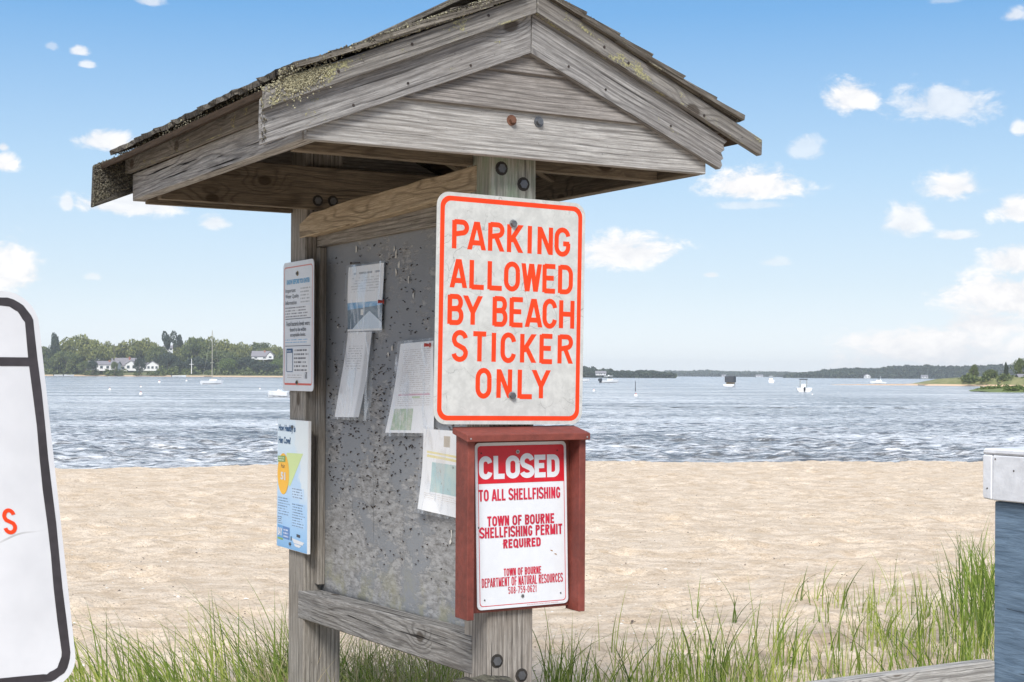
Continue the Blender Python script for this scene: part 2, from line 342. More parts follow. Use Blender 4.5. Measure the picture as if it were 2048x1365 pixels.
def mat_panel():
    m, t, p = newmat('worn grey painted plywood'); o = t.new('ShaderNodeTexCoord').outputs['Object']
    s = t.new('ShaderNodeSeparateXYZ'); t.link(o, s.inputs[0]); z = s.outputs[2]; v = s.outputs[1]
    n1 = t.noise(t.scale(o, (1, 2.6, 2.2)), 1, 3, .5, .3)
    ph = t.math('ADD', t.math('MULTIPLY', z, 20), t.math('MULTIPLY', n1, 11))
    rg = t.math('POWER', t.math('ADD', t.math('MULTIPLY', t.math('SINE', t.math('MULTIPLY', ph, 6.283)), .5), .5), 2.0)
    fib = t.noise(t.scale(o, (1, 22, 75)), 1, 7, .78); fv = t.noise(t.scale(o, (1, 150, 7)), 1, 4, .65)
    patch = t.noise(t.scale(o, (1, 4, 5)), 1, 6, .62)
    low = t.step(z, 1.35, .95)                                # lower half has lost more paint
    paint = (.215, .225, .24); bare = (.35, .35, .352); dk = (.10, .095, .09)
    wornf = t.math('ADD', patch, t.math('MULTIPLY', low, .12)); wornf = t.math('ADD', wornf, t.math('MULTIPLY', t.math('SUBTRACT', fib, .5), .5))
    wornf = t.math('ADD', wornf, t.math('MULTIPLY', rg, -.025)); wm = t.step(wornf, .50, .62)
    bc = t.mix(t.step(fib, .28, .62), dk, bare); bc = t.mix(t.math('MULTIPLY', rg, .42), bc, (.17, .165, .16))
    pc = t.mix(t.math('MULTIPLY', t.step(patch, .3, .7), .5), paint, (.25, .265, .29)); pc = t.mix(t.math('MULTIPLY', t.step(fib, .55, .75), .35), pc, dk)
    c = t.mix(wm, pc, bc)
    wh = t.math('MULTIPLY', t.step(t.noise(t.scale(o, (1, 22, 30)), 1, 6, .75), .60, .68), low)
    c = t.mix(t.math('MULTIPLY', wh, .55), c, (.44, .44, .43))
    ck = t.math('MULTIPLY', t.step(t.noise(t.scale(o, (1, 85, 2.2)), 1, 3, .6), .70, .74), .7); c = t.mix(ck, c, (.03, .03, .03))
    alg = t.math('MULTIPLY', t.step(z, .95, .74), t.step(t.noise(t.scale(o, (1, 9, 9)), 1, 5, .7), .45, .62))
    c = t.mix(t.math('MULTIPLY', alg, .55), c, (.27, .26, .15))
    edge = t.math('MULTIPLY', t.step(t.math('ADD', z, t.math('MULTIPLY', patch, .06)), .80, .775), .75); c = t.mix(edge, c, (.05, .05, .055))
    band = t.math('MULTIPLY', t.step(t.math('ABSOLUTE', t.math('SUBTRACT', z, 1.36)), .42, .12), .075)
    sp = t.step(t.math('ADD', t.noise(t.scale(o, (1, 60, 130)), 1, 3, .65), band), .745, .785); c = t.mix(t.math('MULTIPLY', sp, .8), c, (.04, .035, .03))
    t.link(c, p.inputs['Base Color']); p.inputs['Roughness'].default_value = .7; p.inputs['Specular IOR Level'].default_value = .3
    b = t.new('ShaderNodeBump'); b.inputs['Strength'].default_value = .7; b.inputs['Distance'].default_value = .003
    h = t.math('ADD', t.math('MULTIPLY', fib, .5), t.math('MULTIPLY', t.math('SUBTRACT', 1.0, wm), .6)); h = t.math('ADD', h, t.math('MULTIPLY', fv, .2)); h = t.math('SUBTRACT', h, ck)
    t.link(h, b.inputs['Height']); t.link(b.outputs[0], p.inputs['Normal'])
    return m
M_PANEL = mat_panel()
def mat_sand():
    m, t, p = newmat('pale beach sand'); g = t.new('ShaderNodeNewGeometry').outputs['Position']
    n1 = t.noise(g, .8, 5, .6); n2 = t.noise(t.scale(g, (3.2, 4.2, 4)), 1, 7, .74); n3 = t.noise(g, 55, 4, .7); n4 = t.noise(g, 9, 5, .65)
    c = t.mix(t.step(n2, .34, .68), (.57, .445, .315), (.82, .69, .545))
    c = t.mix(t.math('MULTIPLY', t.step(n1, .4, .7), .4), c, (.68, .57, .44))
    c = t.mix(t.math('MULTIPLY', t.step(n3, .5, .66), .55), c, (.33, .25, .18))
    n5 = t.noise(g, 24, 4, .7); c = t.mix(t.math('MULTIPLY', t.step(n5, .54, .66), .4), c, (.36, .275, .20)); c = t.mix(t.math('MULTIPLY', t.step(n5, .42, .34), .35), c, (.84, .77, .67))
    c = t.mix(t.math('MULTIPLY', t.step(n4, .55, .72), .35), c, (.36, .27, .19))
    v = t.new('ShaderNodeTexVoronoi'); t.link(g, v.inputs[0]); v.inputs['Scale'].default_value = 30
    vs = t.new('ShaderNodeSeparateColor'); t.link(v.outputs['Color'], vs.inputs[0])
    dot = t.math('MULTIPLY', t.step(v.outputs['Distance'], .22, .14), t.math('GREATER_THAN', vs.outputs[0], .78))
    c = t.mix(dot, c, t.mix(t.math('GREATER_THAN', vs.outputs[1], .45), (.14, .11, .085), (.75, .72, .66)))
    s = t.new('ShaderNodeSeparateXYZ'); t.link(g, s.inputs[0])
    soil = t.math('MULTIPLY', t.step(s.outputs[1], 9.6, 7.8), t.step(t.noise(g, 1.7, 6, .7), .46, .62))
    soil = t.math('MULTIPLY', soil, t.step(s.outputs[0], .2, 1.2))
    c = t.mix(t.math('MULTIPLY', soil, .6), c, (.21, .165, .125))
    wet = t.step(t.math('ADD', s.outputs[2], t.math('MULTIPLY', n1, .06)), .085, .05)
    c = t.mix(t.math('MULTIPLY', wet, .55), c, (.22, .17, .115))
    t.link(c, p.inputs['Base Color']); p.inputs['Roughness'].default_value = .95; p.inputs['Specular IOR Level'].default_value = .1
    b = t.new('ShaderNodeBump'); b.inputs['Strength'].default_value = .9; b.inputs['Distance'].default_value = .05
    h = t.math('ADD', t.math('MULTIPLY', n2, .8), t.math('MULTIPLY', n4, .5)); h = t.math('ADD', h, t.math('MULTIPLY', n3, .38)); h = t.math('ADD', h, t.math('MULTIPLY', dot, .05))
    t.link(h, b.inputs['Height']); t.link(b.outputs[0], p.inputs['Normal'])
    return m
M_SAND = mat_sand()
def mat_water():
    m, t, p = newmat('wind rippled bay water'); g = t.new('ShaderNodeNewGeometry').outputs['Position']
    sheen_n = t.noise(t.scale(g, (.75, 2.2, 1)), 2.2, 7, .76, .4); sheen_n2 = t.noise(t.scale(g, (.05, .12, 1)), 1, 3, .5)
    sheen_foam = t.step(t.math('ADD', sheen_n, t.math('MULTIPLY', t.math('SUBTRACT', sheen_n2, .5), .35)), .42, .62)  # pale streaks put sky sheen and sparkle, with some foam, into the colour
    t.link(t.mix(sheen_foam, (.11, .115, .118), (.76, .77, .785)), p.inputs['Base Color']); p.inputs['Roughness'].default_value = .16; p.inputs['IOR'].default_value = 1.33
    p.inputs['Specular IOR Level'].default_value = .42
    n1 = t.noise(t.scale(g, (.8, 2.4, 1)), 1.5, 6, .66, .3); n2 = t.noise(t.scale(g, (1.0, 2.6, 1)), 6, 4, .65)
    b = t.new('ShaderNodeBump'); b.inputs['Strength'].default_value = 1; b.inputs['Distance'].default_value = .17
    t.link(t.math('ADD', n1, t.math('MULTIPLY', n2, .2)), b.inputs['Height']); t.link(b.outputs[0], p.inputs['Normal'])
    return m
M_WATER = mat_water()
def mat_leaf(name, c1, c2, rough=.7, trans=.25):
    m, t, p = newmat(name); gi = t.new('ShaderNodeNewGeometry'); r = gi.outputs['Random Per Island']; o = gi.outputs['Position']
    f = t.math('ADD', t.math('MULTIPLY', r, .6), t.math('MULTIPLY', t.noise(o, .25, 3, .5), .4))
    t.link(t.mix(t.step(f, .25, .75), c1, c2), p.inputs['Base Color']); p.inputs['Roughness'].default_value = rough; p.inputs['Specular IOR Level'].default_value = .2
    if trans:
        tr = t.new('ShaderNodeBsdfTranslucent'); t.link(t.mix(t.step(f, .25, .75), c1, c2), tr.inputs[0])
        mx = t.new('ShaderNodeMixShader'); mx.inputs[0].default_value = trans
        t.link(p.outputs[0], mx.inputs[1]); t.link(tr.outputs[0], mx.inputs[2]); t.link(mx.outputs[0], t.n['Material Output'].inputs[0])
    return m
M_GRASS = mat_leaf('beach grass green', (.13, .185, .03), (.40, .45, .11), .5, .35)
M_GRASSD = mat_leaf('deep green grass', (.07, .12, .02), (.21, .29, .055), .45, .3)
M_DRY = mat_leaf('dry straw grass', (.30, .24, .12), (.58, .50, .33), .7, .3)

# ================================================================ 2D writing
class Frame:
    def __init__(s, o, X, Y):
        s.o = Vector(o); s.X = Vector(X).normalized(); s.Y = Vector(Y).normalized(); s.N = s.X.cross(s.Y)
    def __call__(s, a, b, d=0): return s.o+s.X*a+s.Y*b+s.N*d
def flat(name, polys, fr, d, mat, t, parent=None):
    vs = []; fs = []
    for k, poly in enumerate(polys):
        i0 = len(vs); vs += [fr(a, b, d+k*2e-5) for a, b in poly]; fs.append(tuple(range(i0, i0+len(poly))))
    return mesh_obj(name, vs, fs, mat, parent if parent is not None else t, offof(t))
def rrect(x0, y0, x1, y1, r, n=8):
    pts = []
    for cx, cy, a0 in ((x1-r, y0+r, -90), (x1-r, y1-r, 0), (x0+r, y1-r, 90), (x0+r, y0+r, 180)):
        for i in range(n+1):
            a = math.radians(a0+90*i/n); pts.append((cx+r*math.cos(a), cy+r*math.sin(a)))
    return pts
def ring(name, outer, inner, fr, d, mat, t, skip=None, parent=None):
    n = len(outer); vs = [fr(a, b, d) for a, b in outer]+[fr(a, b, d) for a, b in inner]
    fs = [(i, (i+1) % n, n+(i+1) % n, n+i) for i in range(n)]
    return mesh_obj(name, vs, fs, mat, parent if parent is not None else t, offof(t))
def slab(name, poly, fr, d0, th, mat, t, parent=None):
    n = len(poly); vs = [fr(a, b, d0+th) for a, b in poly]+[fr(a, b, d0) for a, b in poly]
    fs = [tuple(range(n)), tuple(range(2*n-1, n-1, -1))]+[(n+i, n+(i+1) % n, (i+1) % n, i) for i in range(n)]
    return mesh_obj(name, vs, fs, mat, parent if parent is not None else t, offof(t))
def text(body, cx, cy, wd, ht, fr, d, mat, t, bold=0.0, name='lettering', left=False, parent=None, shear=0):
    cu = bpy.data.curves.new('t', 'FONT'); cu.body = body; cu.size = 1; cu.offset = bold; cu.resolution_u = 4
    cu.align_x = 'LEFT'
    o = bpy.data.objects.new('t', cu); COL.objects.link(o)
    dg = bpy.context.evaluated_depsgraph_get(); me = bpy.data.meshes.new_from_object(o.evaluated_get(dg))
    bpy.data.objects.remove(o)
    co = np.empty(len(me.vertices)*3); me.vertices.foreach_get('co', co); co = co.reshape(-1, 3)
    x0, y0 = co[:, 0].min(), co[:, 1].min(); sx = co[:, 0].max()-x0; sy = co[:, 1].max()-y0
    off = offof(t); xs = cx if left else cx-wd/2
    for v, c in zip(me.vertices, co):
        v.co = fr(xs+(c[0]-x0)/sx*wd, cy-ht/2+(c[1]-y0)/sy*ht, d)-off
    me.materials.clear(); me.materials.append(mat)
    ob = bpy.data.objects.new(name, me); COL.objects.link(ob); ob.parent = parent if parent is not None else t.o
    return ob
# stroke alphabet in the manner of road signs; unit box, arcs as polylines
def arc(cx, cy, rx, ry, a0, a1, n=10): return [(cx+rx*math.cos(math.radians(a0+(a1-a0)*i/n)), cy+ry*math.sin(math.radians(a0+(a1-a0)*i/n))) for i in range(n+1)]
def glyph(ch, s=.085, sy=.053):
    L, R_, B, Tt = s, 1-s, sy, 1-sy      # stroke centre lines
    g = {
     'P': [[(L, 0), (L, 1)], [(L, Tt), (.6, Tt)]+arc(.6, .755, R_-.6, Tt-.755, 90, -90)+[(L, .51)]],
     'R': [[(L, 0), (L, 1)], [(L, Tt), (.6, Tt)]+arc(.6, .755, R_-.6, Tt-.755, 90, -90)+[(L, .51)], [(.5, .51), (R_, 0)]],
     'B': [[(L, 0), (L, 1)], [(L, Tt), (.58, Tt)]+arc(.58, .745, .86-.58, Tt-.745, 90, -90)+[(L, .525)], [(L, .525), (.6, .525)]+arc(.6, .29, R_-.6, .525-.29, 90, 0)+arc(.6, .29, R_-.6, .29-B, 0, -90)+[(L, B)]],
     'A': [[(.07, 0), (.47, 1)], [(.53, 1), (.93, 0)], [(.22, .25), (.78, .25)]],
     'K': [[(L, 0), (L, 1)], [(R_, 1), (L+.05, .36)], [(.36, .55), (R_+.01, 0)]],
     'I': [[(.5, 0), (.5, 1)]],
     'N': [[(L, 0), (L, 1)], [(L+.02, .97), (R_-.02, .03)], [(R_, 0), (R_, 1)]],
     'G': [arc(.5, 1-.33, R_-.5, .33-B, 10, 180)+arc(.5, .33, R_-.5, .33-B, 180, 360)+[(R_, .46)], [(.55, .44), (R_+.08, .44)]],
     'L': [[(L, 1), (L, 0)], [(L, B), (1, B)]],
     'O': [arc(.5, 1-.33, R_-.5, .33-B, 0, 180)+arc(.5, .33, R_-.5, .33-B, 180, 360)+[(R_, 1-.33)]],
     'W': [[(.05, 1), (.26, 0)], [(.28, 0), (.48, 1)], [(.52, 1), (.72, 0)], [(.74, 0), (.95, 1)]],
     'E': [[(L, 0), (L, 1)], [(L, Tt), (.98, Tt)], [(L, .52), (.86, .52)], [(L, B), (.98, B)]],
     'D': [[(L, 0), (L, 1)], [(L, Tt), (.5, Tt)]+arc(.5, 1-.33, R_-.5, Tt-1+.33, 90, 0)+arc(.5, .33, R_-.5, .33-B, 0, -90)+[(L, B)]],
     'Y': [[(.05, 1), (.5, .42)], [(.95, 1), (.5, .42)], [(.5, .45), (.5, 0)]],
     'C': [arc(.5, 1-.33, R_-.5, .33-B, 8, 180)+arc(.5, .33, R_-.5, .33-B, 180, 352)],
     'H': [[(L, 0), (L, 1)], [(R_, 0), (R_, 1)], [(L, .51), (R_, .51)]],
     'S': [arc(.5, .73, .40, .73-.51+.02, 12, 180, 12)[:]+[(.13, .66), (.22, .575), (.5, .5), (.78, .425), (.87, .35)]+arc(.5, .275, .41, .275-B, 10, -172, 12)],
     'T': [[(0, Tt), (1, Tt)], [(.5, 1), (.5, 0)]],
     'F': [[(L, 0), (L, 1)], [(L, Tt), (1, Tt)], [(L, .5), (.88, .5)]],
     'U': [[(L, 1), (L, .33)]+arc(.5, .33, R_-.5, .33-B, 180, 360)+[(R_, 1)]],
     'M': [[(L, 0), (L, 1)], [(L, .98), (.5, .05)], [(.5, .05), (R_, .98)], [(R_, 0), (R_, 1)]],
     'Q': [arc(.5, 1-.33, R_-.5, .33-B, 0, 180)+arc(.5, .33, R_-.5, .33-B, 180, 360)+[(R_, 1-.33)], [(.58, .28), (1, -.02)]],
     '0': [arc(.5, 1-.3, R_-.5, .3-B, 0, 180)+arc(.5, .3, R_-.5, .3-B, 180, 360)+[(R_, .7)]],
     '1': [[(.55, 0), (.55, 1)], [(.2, .76), (.55, .88)]],
     '2': [arc(.5, .72, R_-.5, .28-B, 170, 0)+[(R_, .62), (L, B+.02)], [(L-.1, B), (1, B)]],
     '5': [[(.95, Tt), (.24, Tt)], [(.22, 1), (.16, .5)], [(.17, .52), (.35, .60)]+arc(.5, .33, R_-.5, .33-B, 80, -150)],
     '6': [arc(.5, .32, R_-.5, .32-B, 0, 360), [(L, .32), (L, .68)]+arc(.5, .70, R_-.5, .30-B, 180, 20)],
     '7': [[(0, Tt), (1, Tt)], [(.9, .97), (.38, 0)]],
     '8': [arc(.5, .28, R_-.5, .28-B, 0, 360), arc(.5, .75, (R_-.5)*.88, .25-B, 0, 360)],
     '9': [arc(.5, .68, R_-.5, .32-B, 0, 360), [(R_, .68), (R_, .32)]+arc(.5, .30, R_-.5, .30-B, 0, -160)],
     '-': [[(.1, .42), (.9, .42)]],
    }
    return g[ch]
def strokes(word, x0, yb, widths, h, sw, fr, d, mat, t, fit=False):
    """word placed from x0; widths = list of (x, w) per letter; sw = stroke width"""
    vs = []; fs = []; k = 0
    for ch, (gx, gw) in zip(word, widths):
        for pl in (glyph(ch, sw/2/gw, sw/2/h) if fit else glyph(ch)):
            P = [Vector((x0+gx+a*gw, yb+b*h)) for a, b in pl]
            Q = [P[0]]
            for q in P[1:]:
                if (q-Q[-1]).length > 1e-5: Q.append(q)
            P = Q; n = len(P); k += 1; i0 = len(vs); hw = sw/2
            for i in range(n):
                a = (P[i]-P[i-1]).normalized() if i else (P[1]-P[0]).normalized()
                b = (P[i+1]-P[i]).normalized() if i < n-1 else a
                tt = (a+b).normalized(); nn = Vector((-tt.y, tt.x)); c = max(.35, nn.dot(Vector((-a.y, a.x))))
                # diagonal strokes end flat on the baseline
                nn = nn*(hw/c)
                if (i == 0 or i == n-1) and abs(a.x) > .12 and abs(a.y) > .35 and ch in 'AKWYNR': nn = Vector((hw/abs(a.y)*(-1 if a.y > 0 else 1), 0))
                for sg in (1, -1):
                    q = P[i]+nn*sg; vs.append(fr(q.x, q.y, d+k*4e-6))
            fs += [(i0+2*i, i0+2*i+1, i0+2*i+3, i0+2*i+2) for i in range(n-1)]
    return mesh_obj('lettering', vs, fs, mat, t, offof(t))
def z_(y): return y+E                                 # eye-relative to local height

# ================================================================ KIOSK
kiosk = T('notice_kiosk', 'grey weathered wooden notice kiosk with gabled shingle roof on the beach', 'kiosk')
P = .14; L = 1.32; UC = .066
# posts
def post(u0, v0, ztop, mat, name='post', M=None):
    o = box(name, (u0, v0, -.35), (u0+P, v0+P, ztop), mat, kiosk, (0, 0, 1), .004); return o
post(0, 0, z_(.47), W_POST); po = post(0, .0005, z_(.86), W_POSTG) if False else None
o = box('post_top', (0, 0, z_(.4705)), (P, P, z_(.92)), W_POSTG, kiosk, (0, 0, 1), .001)
post(0, L, z_(.90), W_FAR)
# gable siding, three lapped boards (front) and mirrored (back)
def sl(u): return .43*abs(u-UC)
def gable(vf, sgn):
    """vf: plane of the face, sgn -1 front, +1 back"""
    th = -sgn*.022
    top = lambda z: (.975-z)/.43
    b1 = [(-.564, z_(.573)), (.662, z_(.577)), (.662, z_(.64)), (UC+top(.715), z_(.703)), (UC-top(.715), z_(.703)), (-.564, z_(.64))]
    prism('siding_board', [(a, vf, b) for a, b in b1], (0, th, 0), W_SILVER, kiosk, (1, 0, 0))
    b2 = [(UC-top(.70), z_(.699)), (UC+top(.70), z_(.697)), (UC+top(.82), z_(.805)), (UC-top(.82), z_(.805))]
    vv = vf+sgn*.012
    prism('siding_board', [(a, vv+(-sgn*.016 if b > z_(.75) else 0), b) for a, b in b2], (0, th*.7, 0), W_SIDING, kiosk, (1, 0, 0))
    b3 = [(UC-top(.80), z_(.800)), (UC+top(.80), z_(.802)), (UC, z_(.955))]
    prism('siding_board', [(a, vv-sgn*.006+(-sgn*.008 if b > z_(.85) else 0), b) for a, b in b3], (0, th*.6, 0), W_SIDING, kiosk, (1, 0, 0))
gable(-.08, -1); gable(L+.142, 1)
# front rake boards (lower) and trim (upper)
AP = UC-.002
def ragged(pts, amp=.006, n=5):
    out = []
    for i in range(len(pts)):
        a = Vector(pts[i]); b = Vector(pts[(i+1) % len(pts)])
        out.append(tuple(a))
        for k in range(1, n):
            q = a.lerp(b, k/n); out.append((q.x+random.uniform(-amp, amp), q.y, q.z+random.uniform(-amp, amp)*.4))
    return out
vF = -.102
prism('rake_board', [(AP-.001, vF, z_(.852)), (AP-.001, vF, z_(.985)), (-.688, vF, z_(.66)), (-.690, vF, z_(.60)), (-.687, vF, z_(.547))], (0, .0215, 0), W_FASCIA, kiosk, (1, 0, .41))
end = [(.697, .592), (.704, .604), (.699, .617), (.708, .622), (.700, .640), (.712, .648), (.708, .662), (.722, .674)]
prism('rake_board', [(AP+.001, vF, z_(.852))]+[(a, vF, z_(b)) for a, b in end]+[(AP+.001, vF, z_(.985))], (0, .0215, 0), W_FASCIA, kiosk, (1, 0, -.41), bev=.001)
vT = -.124
prism('rake_trim', [(AP+.003, vT, z_(.955)), (AP+.003, vT, z_(1.012)), (-.688, vT, z_(.684)), (-.690, vT, z_(.629))], (0, .0215, 0), W_TRIM, kiosk, (1, 0, .43))
prism('rake_trim', [(AP+.005, vT, z_(.955)), (.829, vT, z_(.638)), (.832, vT, z_(.642)), (.833, vT, z_(.685)), (AP+.005, vT, z_(1.012))], (0, .0215, 0), W_TRIM, kiosk, (1, 0, -.41))
# back rake boards
vB = L+.166
prism('rake_board', [(UC-.001, vB, z_(.86)), (UC-.001, vB, z_(1.01)), (-.686, vB, z_(.690)), (-.691, vB, z_(.547))], (0, .03, 0), W_ROT, kiosk, (1, 0, .43), bev=.004)
prism('rake_board', [(UC+.001, vB, z_(.86)), (.82, vB, z_(.547)), (.82, vB, z_(.690)), (UC+.001, vB, z_(1.01))], (0, .03, 0), W_ROT, kiosk, (1, 0, -.43), bev=.004)
# eave boards and their trims
for sg, uo in ((-1, -.565), (1, .664)):
    th = .042*(-sg)
    v0, v1 = -.052, L+.138
    pl = [(uo, v0, z_(.577)), (uo, v1, z_(.577)), (uo, v1, z_(.663)), (uo, v0, z_(.663))]
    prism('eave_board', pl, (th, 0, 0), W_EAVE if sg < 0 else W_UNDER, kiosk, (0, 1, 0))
    ut = uo+sg*.021
    pl = [(ut, -.078, z_(.660)), (ut, L+.158, z_(.666)), (ut, L+.158, z_(.722)), (ut, -.078, z_(.718))]
    prism('eave_trim', pl, (-sg*.02, 0, 0), W_TRIM, kiosk, (0, 1, 0))
# cross beams
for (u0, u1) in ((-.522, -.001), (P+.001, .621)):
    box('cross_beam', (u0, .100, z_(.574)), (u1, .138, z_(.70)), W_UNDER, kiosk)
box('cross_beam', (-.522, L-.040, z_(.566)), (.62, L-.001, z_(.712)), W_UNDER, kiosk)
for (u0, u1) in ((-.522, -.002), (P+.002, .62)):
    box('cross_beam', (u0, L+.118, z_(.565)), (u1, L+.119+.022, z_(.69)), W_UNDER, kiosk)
for i in range(3):                                # rafters
    v = .30+.38*i
    for sg in (-1, 1):
        ue = UC+sg*.58
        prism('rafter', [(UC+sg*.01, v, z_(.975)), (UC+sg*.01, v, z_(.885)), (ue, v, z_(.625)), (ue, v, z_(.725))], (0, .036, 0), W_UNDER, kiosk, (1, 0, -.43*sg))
# roof deck planks
for sg in (-1, 1):
    for k in range(5):
        a, b = .002+k*.146, .002+(k+1)*.146-.004
        pa = [(UC+sg*x, -.075, z_(.985-.43*x)) for x in (a, b)]
        q = [(UC+sg*a, -.098, z_(.990-.43*a)), (UC+sg*b, -.098, z_(.990-.43*b)), (UC+sg*b, L+.164, z_(.990-.43*b)), (UC+sg*a, L+.164, z_(.990-.43*a))]
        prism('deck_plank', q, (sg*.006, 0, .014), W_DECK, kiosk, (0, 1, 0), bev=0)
# shingles: courses from eave to ridge, each shingle a tapered board
SHM = {}
def shingle_mesh(wd, key):
    k = (round(wd, 2), key)
    if k in SHM: return SHM[k]
    n = 4; Ls = .36; bt = .013
    vs = []; fs = []
    prof = [(0, 0), (0, bt)]
    rr = random.Random(key*31+int(wd*1000))
    cup = rr.uniform(-.001, .0035)
    rows = 5; cols = 4
    for side in (0, 1):
        for i in range(rows+1):
            for j in range(cols+1):
                x = Ls*i/rows; y = wd*(j/cols-.5)
                jitx = rr.uniform(-.006, .006) if i == 0 else 0
                up = cup*((j/cols-.5)**2*4)*(1-i/rows)+rr.uniform(0, .002)*(i == 0)
                z = (bt*(1-x/Ls)+.002 if side else 0)+up
                vs.append((x+jitx, y, z))
    nn = (rows+1)*(cols+1)
    q = lambda s, i, j: s*nn+i*(cols+1)+j
    uvs = []
    def addf(f): fs.append(f)
    for i in range(rows):
        for j in range(cols):
            addf((q(1, i, j), q(1, i+1, j), q(1, i+1, j+1), q(1, i, j+1))); addf((q(0, i, j), q(0, i, j+1), q(0, i+1, j+1), q(0, i+1, j)))
    for j in range(cols): addf((q(0, 0, j), q(1, 0, j), q(1, 0, j+1), q(0, 0, j+1)))
    for i in range(rows):
        addf((q(0, i, 0), q(0, i+1, 0), q(1, i+1, 0), q(1, i, 0))); addf((q(0, i, cols), q(1, i, cols), q(1, i+1, cols), q(0, i+1, cols)))
    me = bpy.data.meshes.new('shingle'); me.from_pydata(vs, [], fs); ul = me.uv_layers.new(name='UVMap')
    ox = rr.uniform(0, 30)
    ul.data.foreach_set('uv', [c for lp in me.loops for c in (me.vertices[lp.vertex_index].co.x+ox, me.vertices[lp.vertex_index].co.y+me.vertices[lp.vertex_index].co.z+ox*2)])
    me.materials.append(W_SHING); SHM[k] = me; return me
slope = math.atan(.43)
for sg in (-1, 1):
    nc = 7; expo = .118
    for c in range(nc):
        s0 = .742+.012-c*expo                                  # distance down the slope of the butt
        v = -.138+random.uniform(-.004, .004)
        while v < L+.20:
            wd = random.choice((.10, .12, .14, .16))
            if v+wd > L+.20: wd = max(.06, round(L+.20-v, 2))
            me = shingle_mesh(wd, random.randint(0, 3))
            kx = min(1, (s0-.012)/.36) if s0 < .372 else 1
            o = bpy.data.objects.new('shingle', me); COL.objects.link(o); o.parent = kiosk.o
            ss = s0+random.uniform(-.008, .008)
            pos = Vector((UC+sg*ss*math.cos(slope), v+wd/2, z_(1.014)-ss*math.sin(slope)+.0085+random.uniform(0, .003)))
            # local x runs up the slope
            ax = Vector((-sg*math.cos(slope), 0, math.sin(slope))); tilt = .028
            ax = (ax*math.cos(tilt)+Vector((sg*math.sin(slope), 0, math.cos(slope)))*(-math.sin(tilt))).normalized()
            ay = Vector((0, -sg, 0)); az_ = ax.cross(ay)
            Mx = Matrix((ax, ay, az_)).transposed().to_4x4(); Mx.translation = pos
            o.matrix_local = Mx @ Matrix.Diagonal((kx, 1, 1, 1)); v += wd+.004
# ridge cap boards
for sg in (-1, 1):
    prism('ridge_board', [(UC-sg*.004, -.13, z_(1.068)), (UC+sg*.10, -.13, z_(1.027)), (UC+sg*.10, L+.19, z_(1.027)), (UC-sg*.004, L+.19, z_(1.068))], (0, 0, .018), W_SHING, kiosk, (0, 1, 0))
# lichen crumbs on the roof edges
def crumbs(name, pts, smin, smax, mat, t, parent=None):
    base = [(1, 0, 0), (-1, 0, 0), (0, 1, 0), (0, -1, 0), (0, 0, 1), (0, 0, -1)]
    fc = [(0, 2, 4), (2, 1, 4), (1, 3, 4), (3, 0, 4), (2, 0, 5), (1, 2, 5), (3, 1, 5), (0, 3, 5)]
    vs = []; fs = []
    for p in pts:
        s = random.uniform(smin, smax); i0 = len(vs)
        for b in base: vs.append(Vector(p)+Vector(b)*s*random.uniform(.5, 1.2)+Vector([random.uniform(-.3, .3)*s for _ in range(3)]))
        fs += [tuple(i0+k for k in f) for f in fc]
    o = mesh_obj(name, vs, fs, mat, parent if parent else t, offof(t)); o['kind'] = 'stuff'; return o
M_LICH = mat_leaf('pale grey green lichen', (.15, .14, .095), (.40, .375, .26), .95, 0)
M_LICHD = mat_leaf('dark crusty lichen', (.05, .045, .038), (.17, .155, .12), .95, 0)
pts = []; pd = []
random.seed(77)
def rk(sg, s, dz=0, dv=0):   # point on front rake edge, s from ridge
    return (UC+sg*s, -.128+dv, z_(1.012)-.43*s+dz)
for _ in range(2600):
    s = random.choice((random.uniform(0, .75), random.uniform(.12, .5), random.gauss(.30, .1)))
    s = abs(s); s = min(s, .72)
    h = random.uniform(.002, .027)
    (pts if random.random() < .5 else pd).append(rk(-1, s, h, random.uniform(-.012, .004)))
for _ in range(260):
    s = random.uniform(0, .68); pd.append(rk(1, s, random.uniform(.004, .024), random.uniform(-.010, .006)))
for _ in range(1500):                                # left eave edge
    v = random.uniform(-.13, L+.18); z = z_(.722)+random.uniform(-.008, .022)
    (pts if random.random() < .35 else pd).append((-.588-random.uniform(0, .035), v, z))
for _ in range(1300):                                 # yellowish patch near the broken left end of the trim
    a = random.gauss(-.60, .035); pts.append((a, -.1250, z_(1.012)-.43*(UC-a)-abs(random.gauss(0, .022))))
for _ in range(50):
    pd.append((random.uniform(-.692, -.68), -.1045, z_(random.uniform(.55, .66))))
for _ in range(900):
    a = random.uniform(-.69, -.57); pd.append((a, vB-.003, z_(random.uniform(.60, .72)-.43*0+(a+.69)*.4-.03)))
crumbs('lichen', pts, .0014, .0038, M_LICH, kiosk); crumbs('lichen', pd, .0014, .0042, M_LICHD, kiosk)
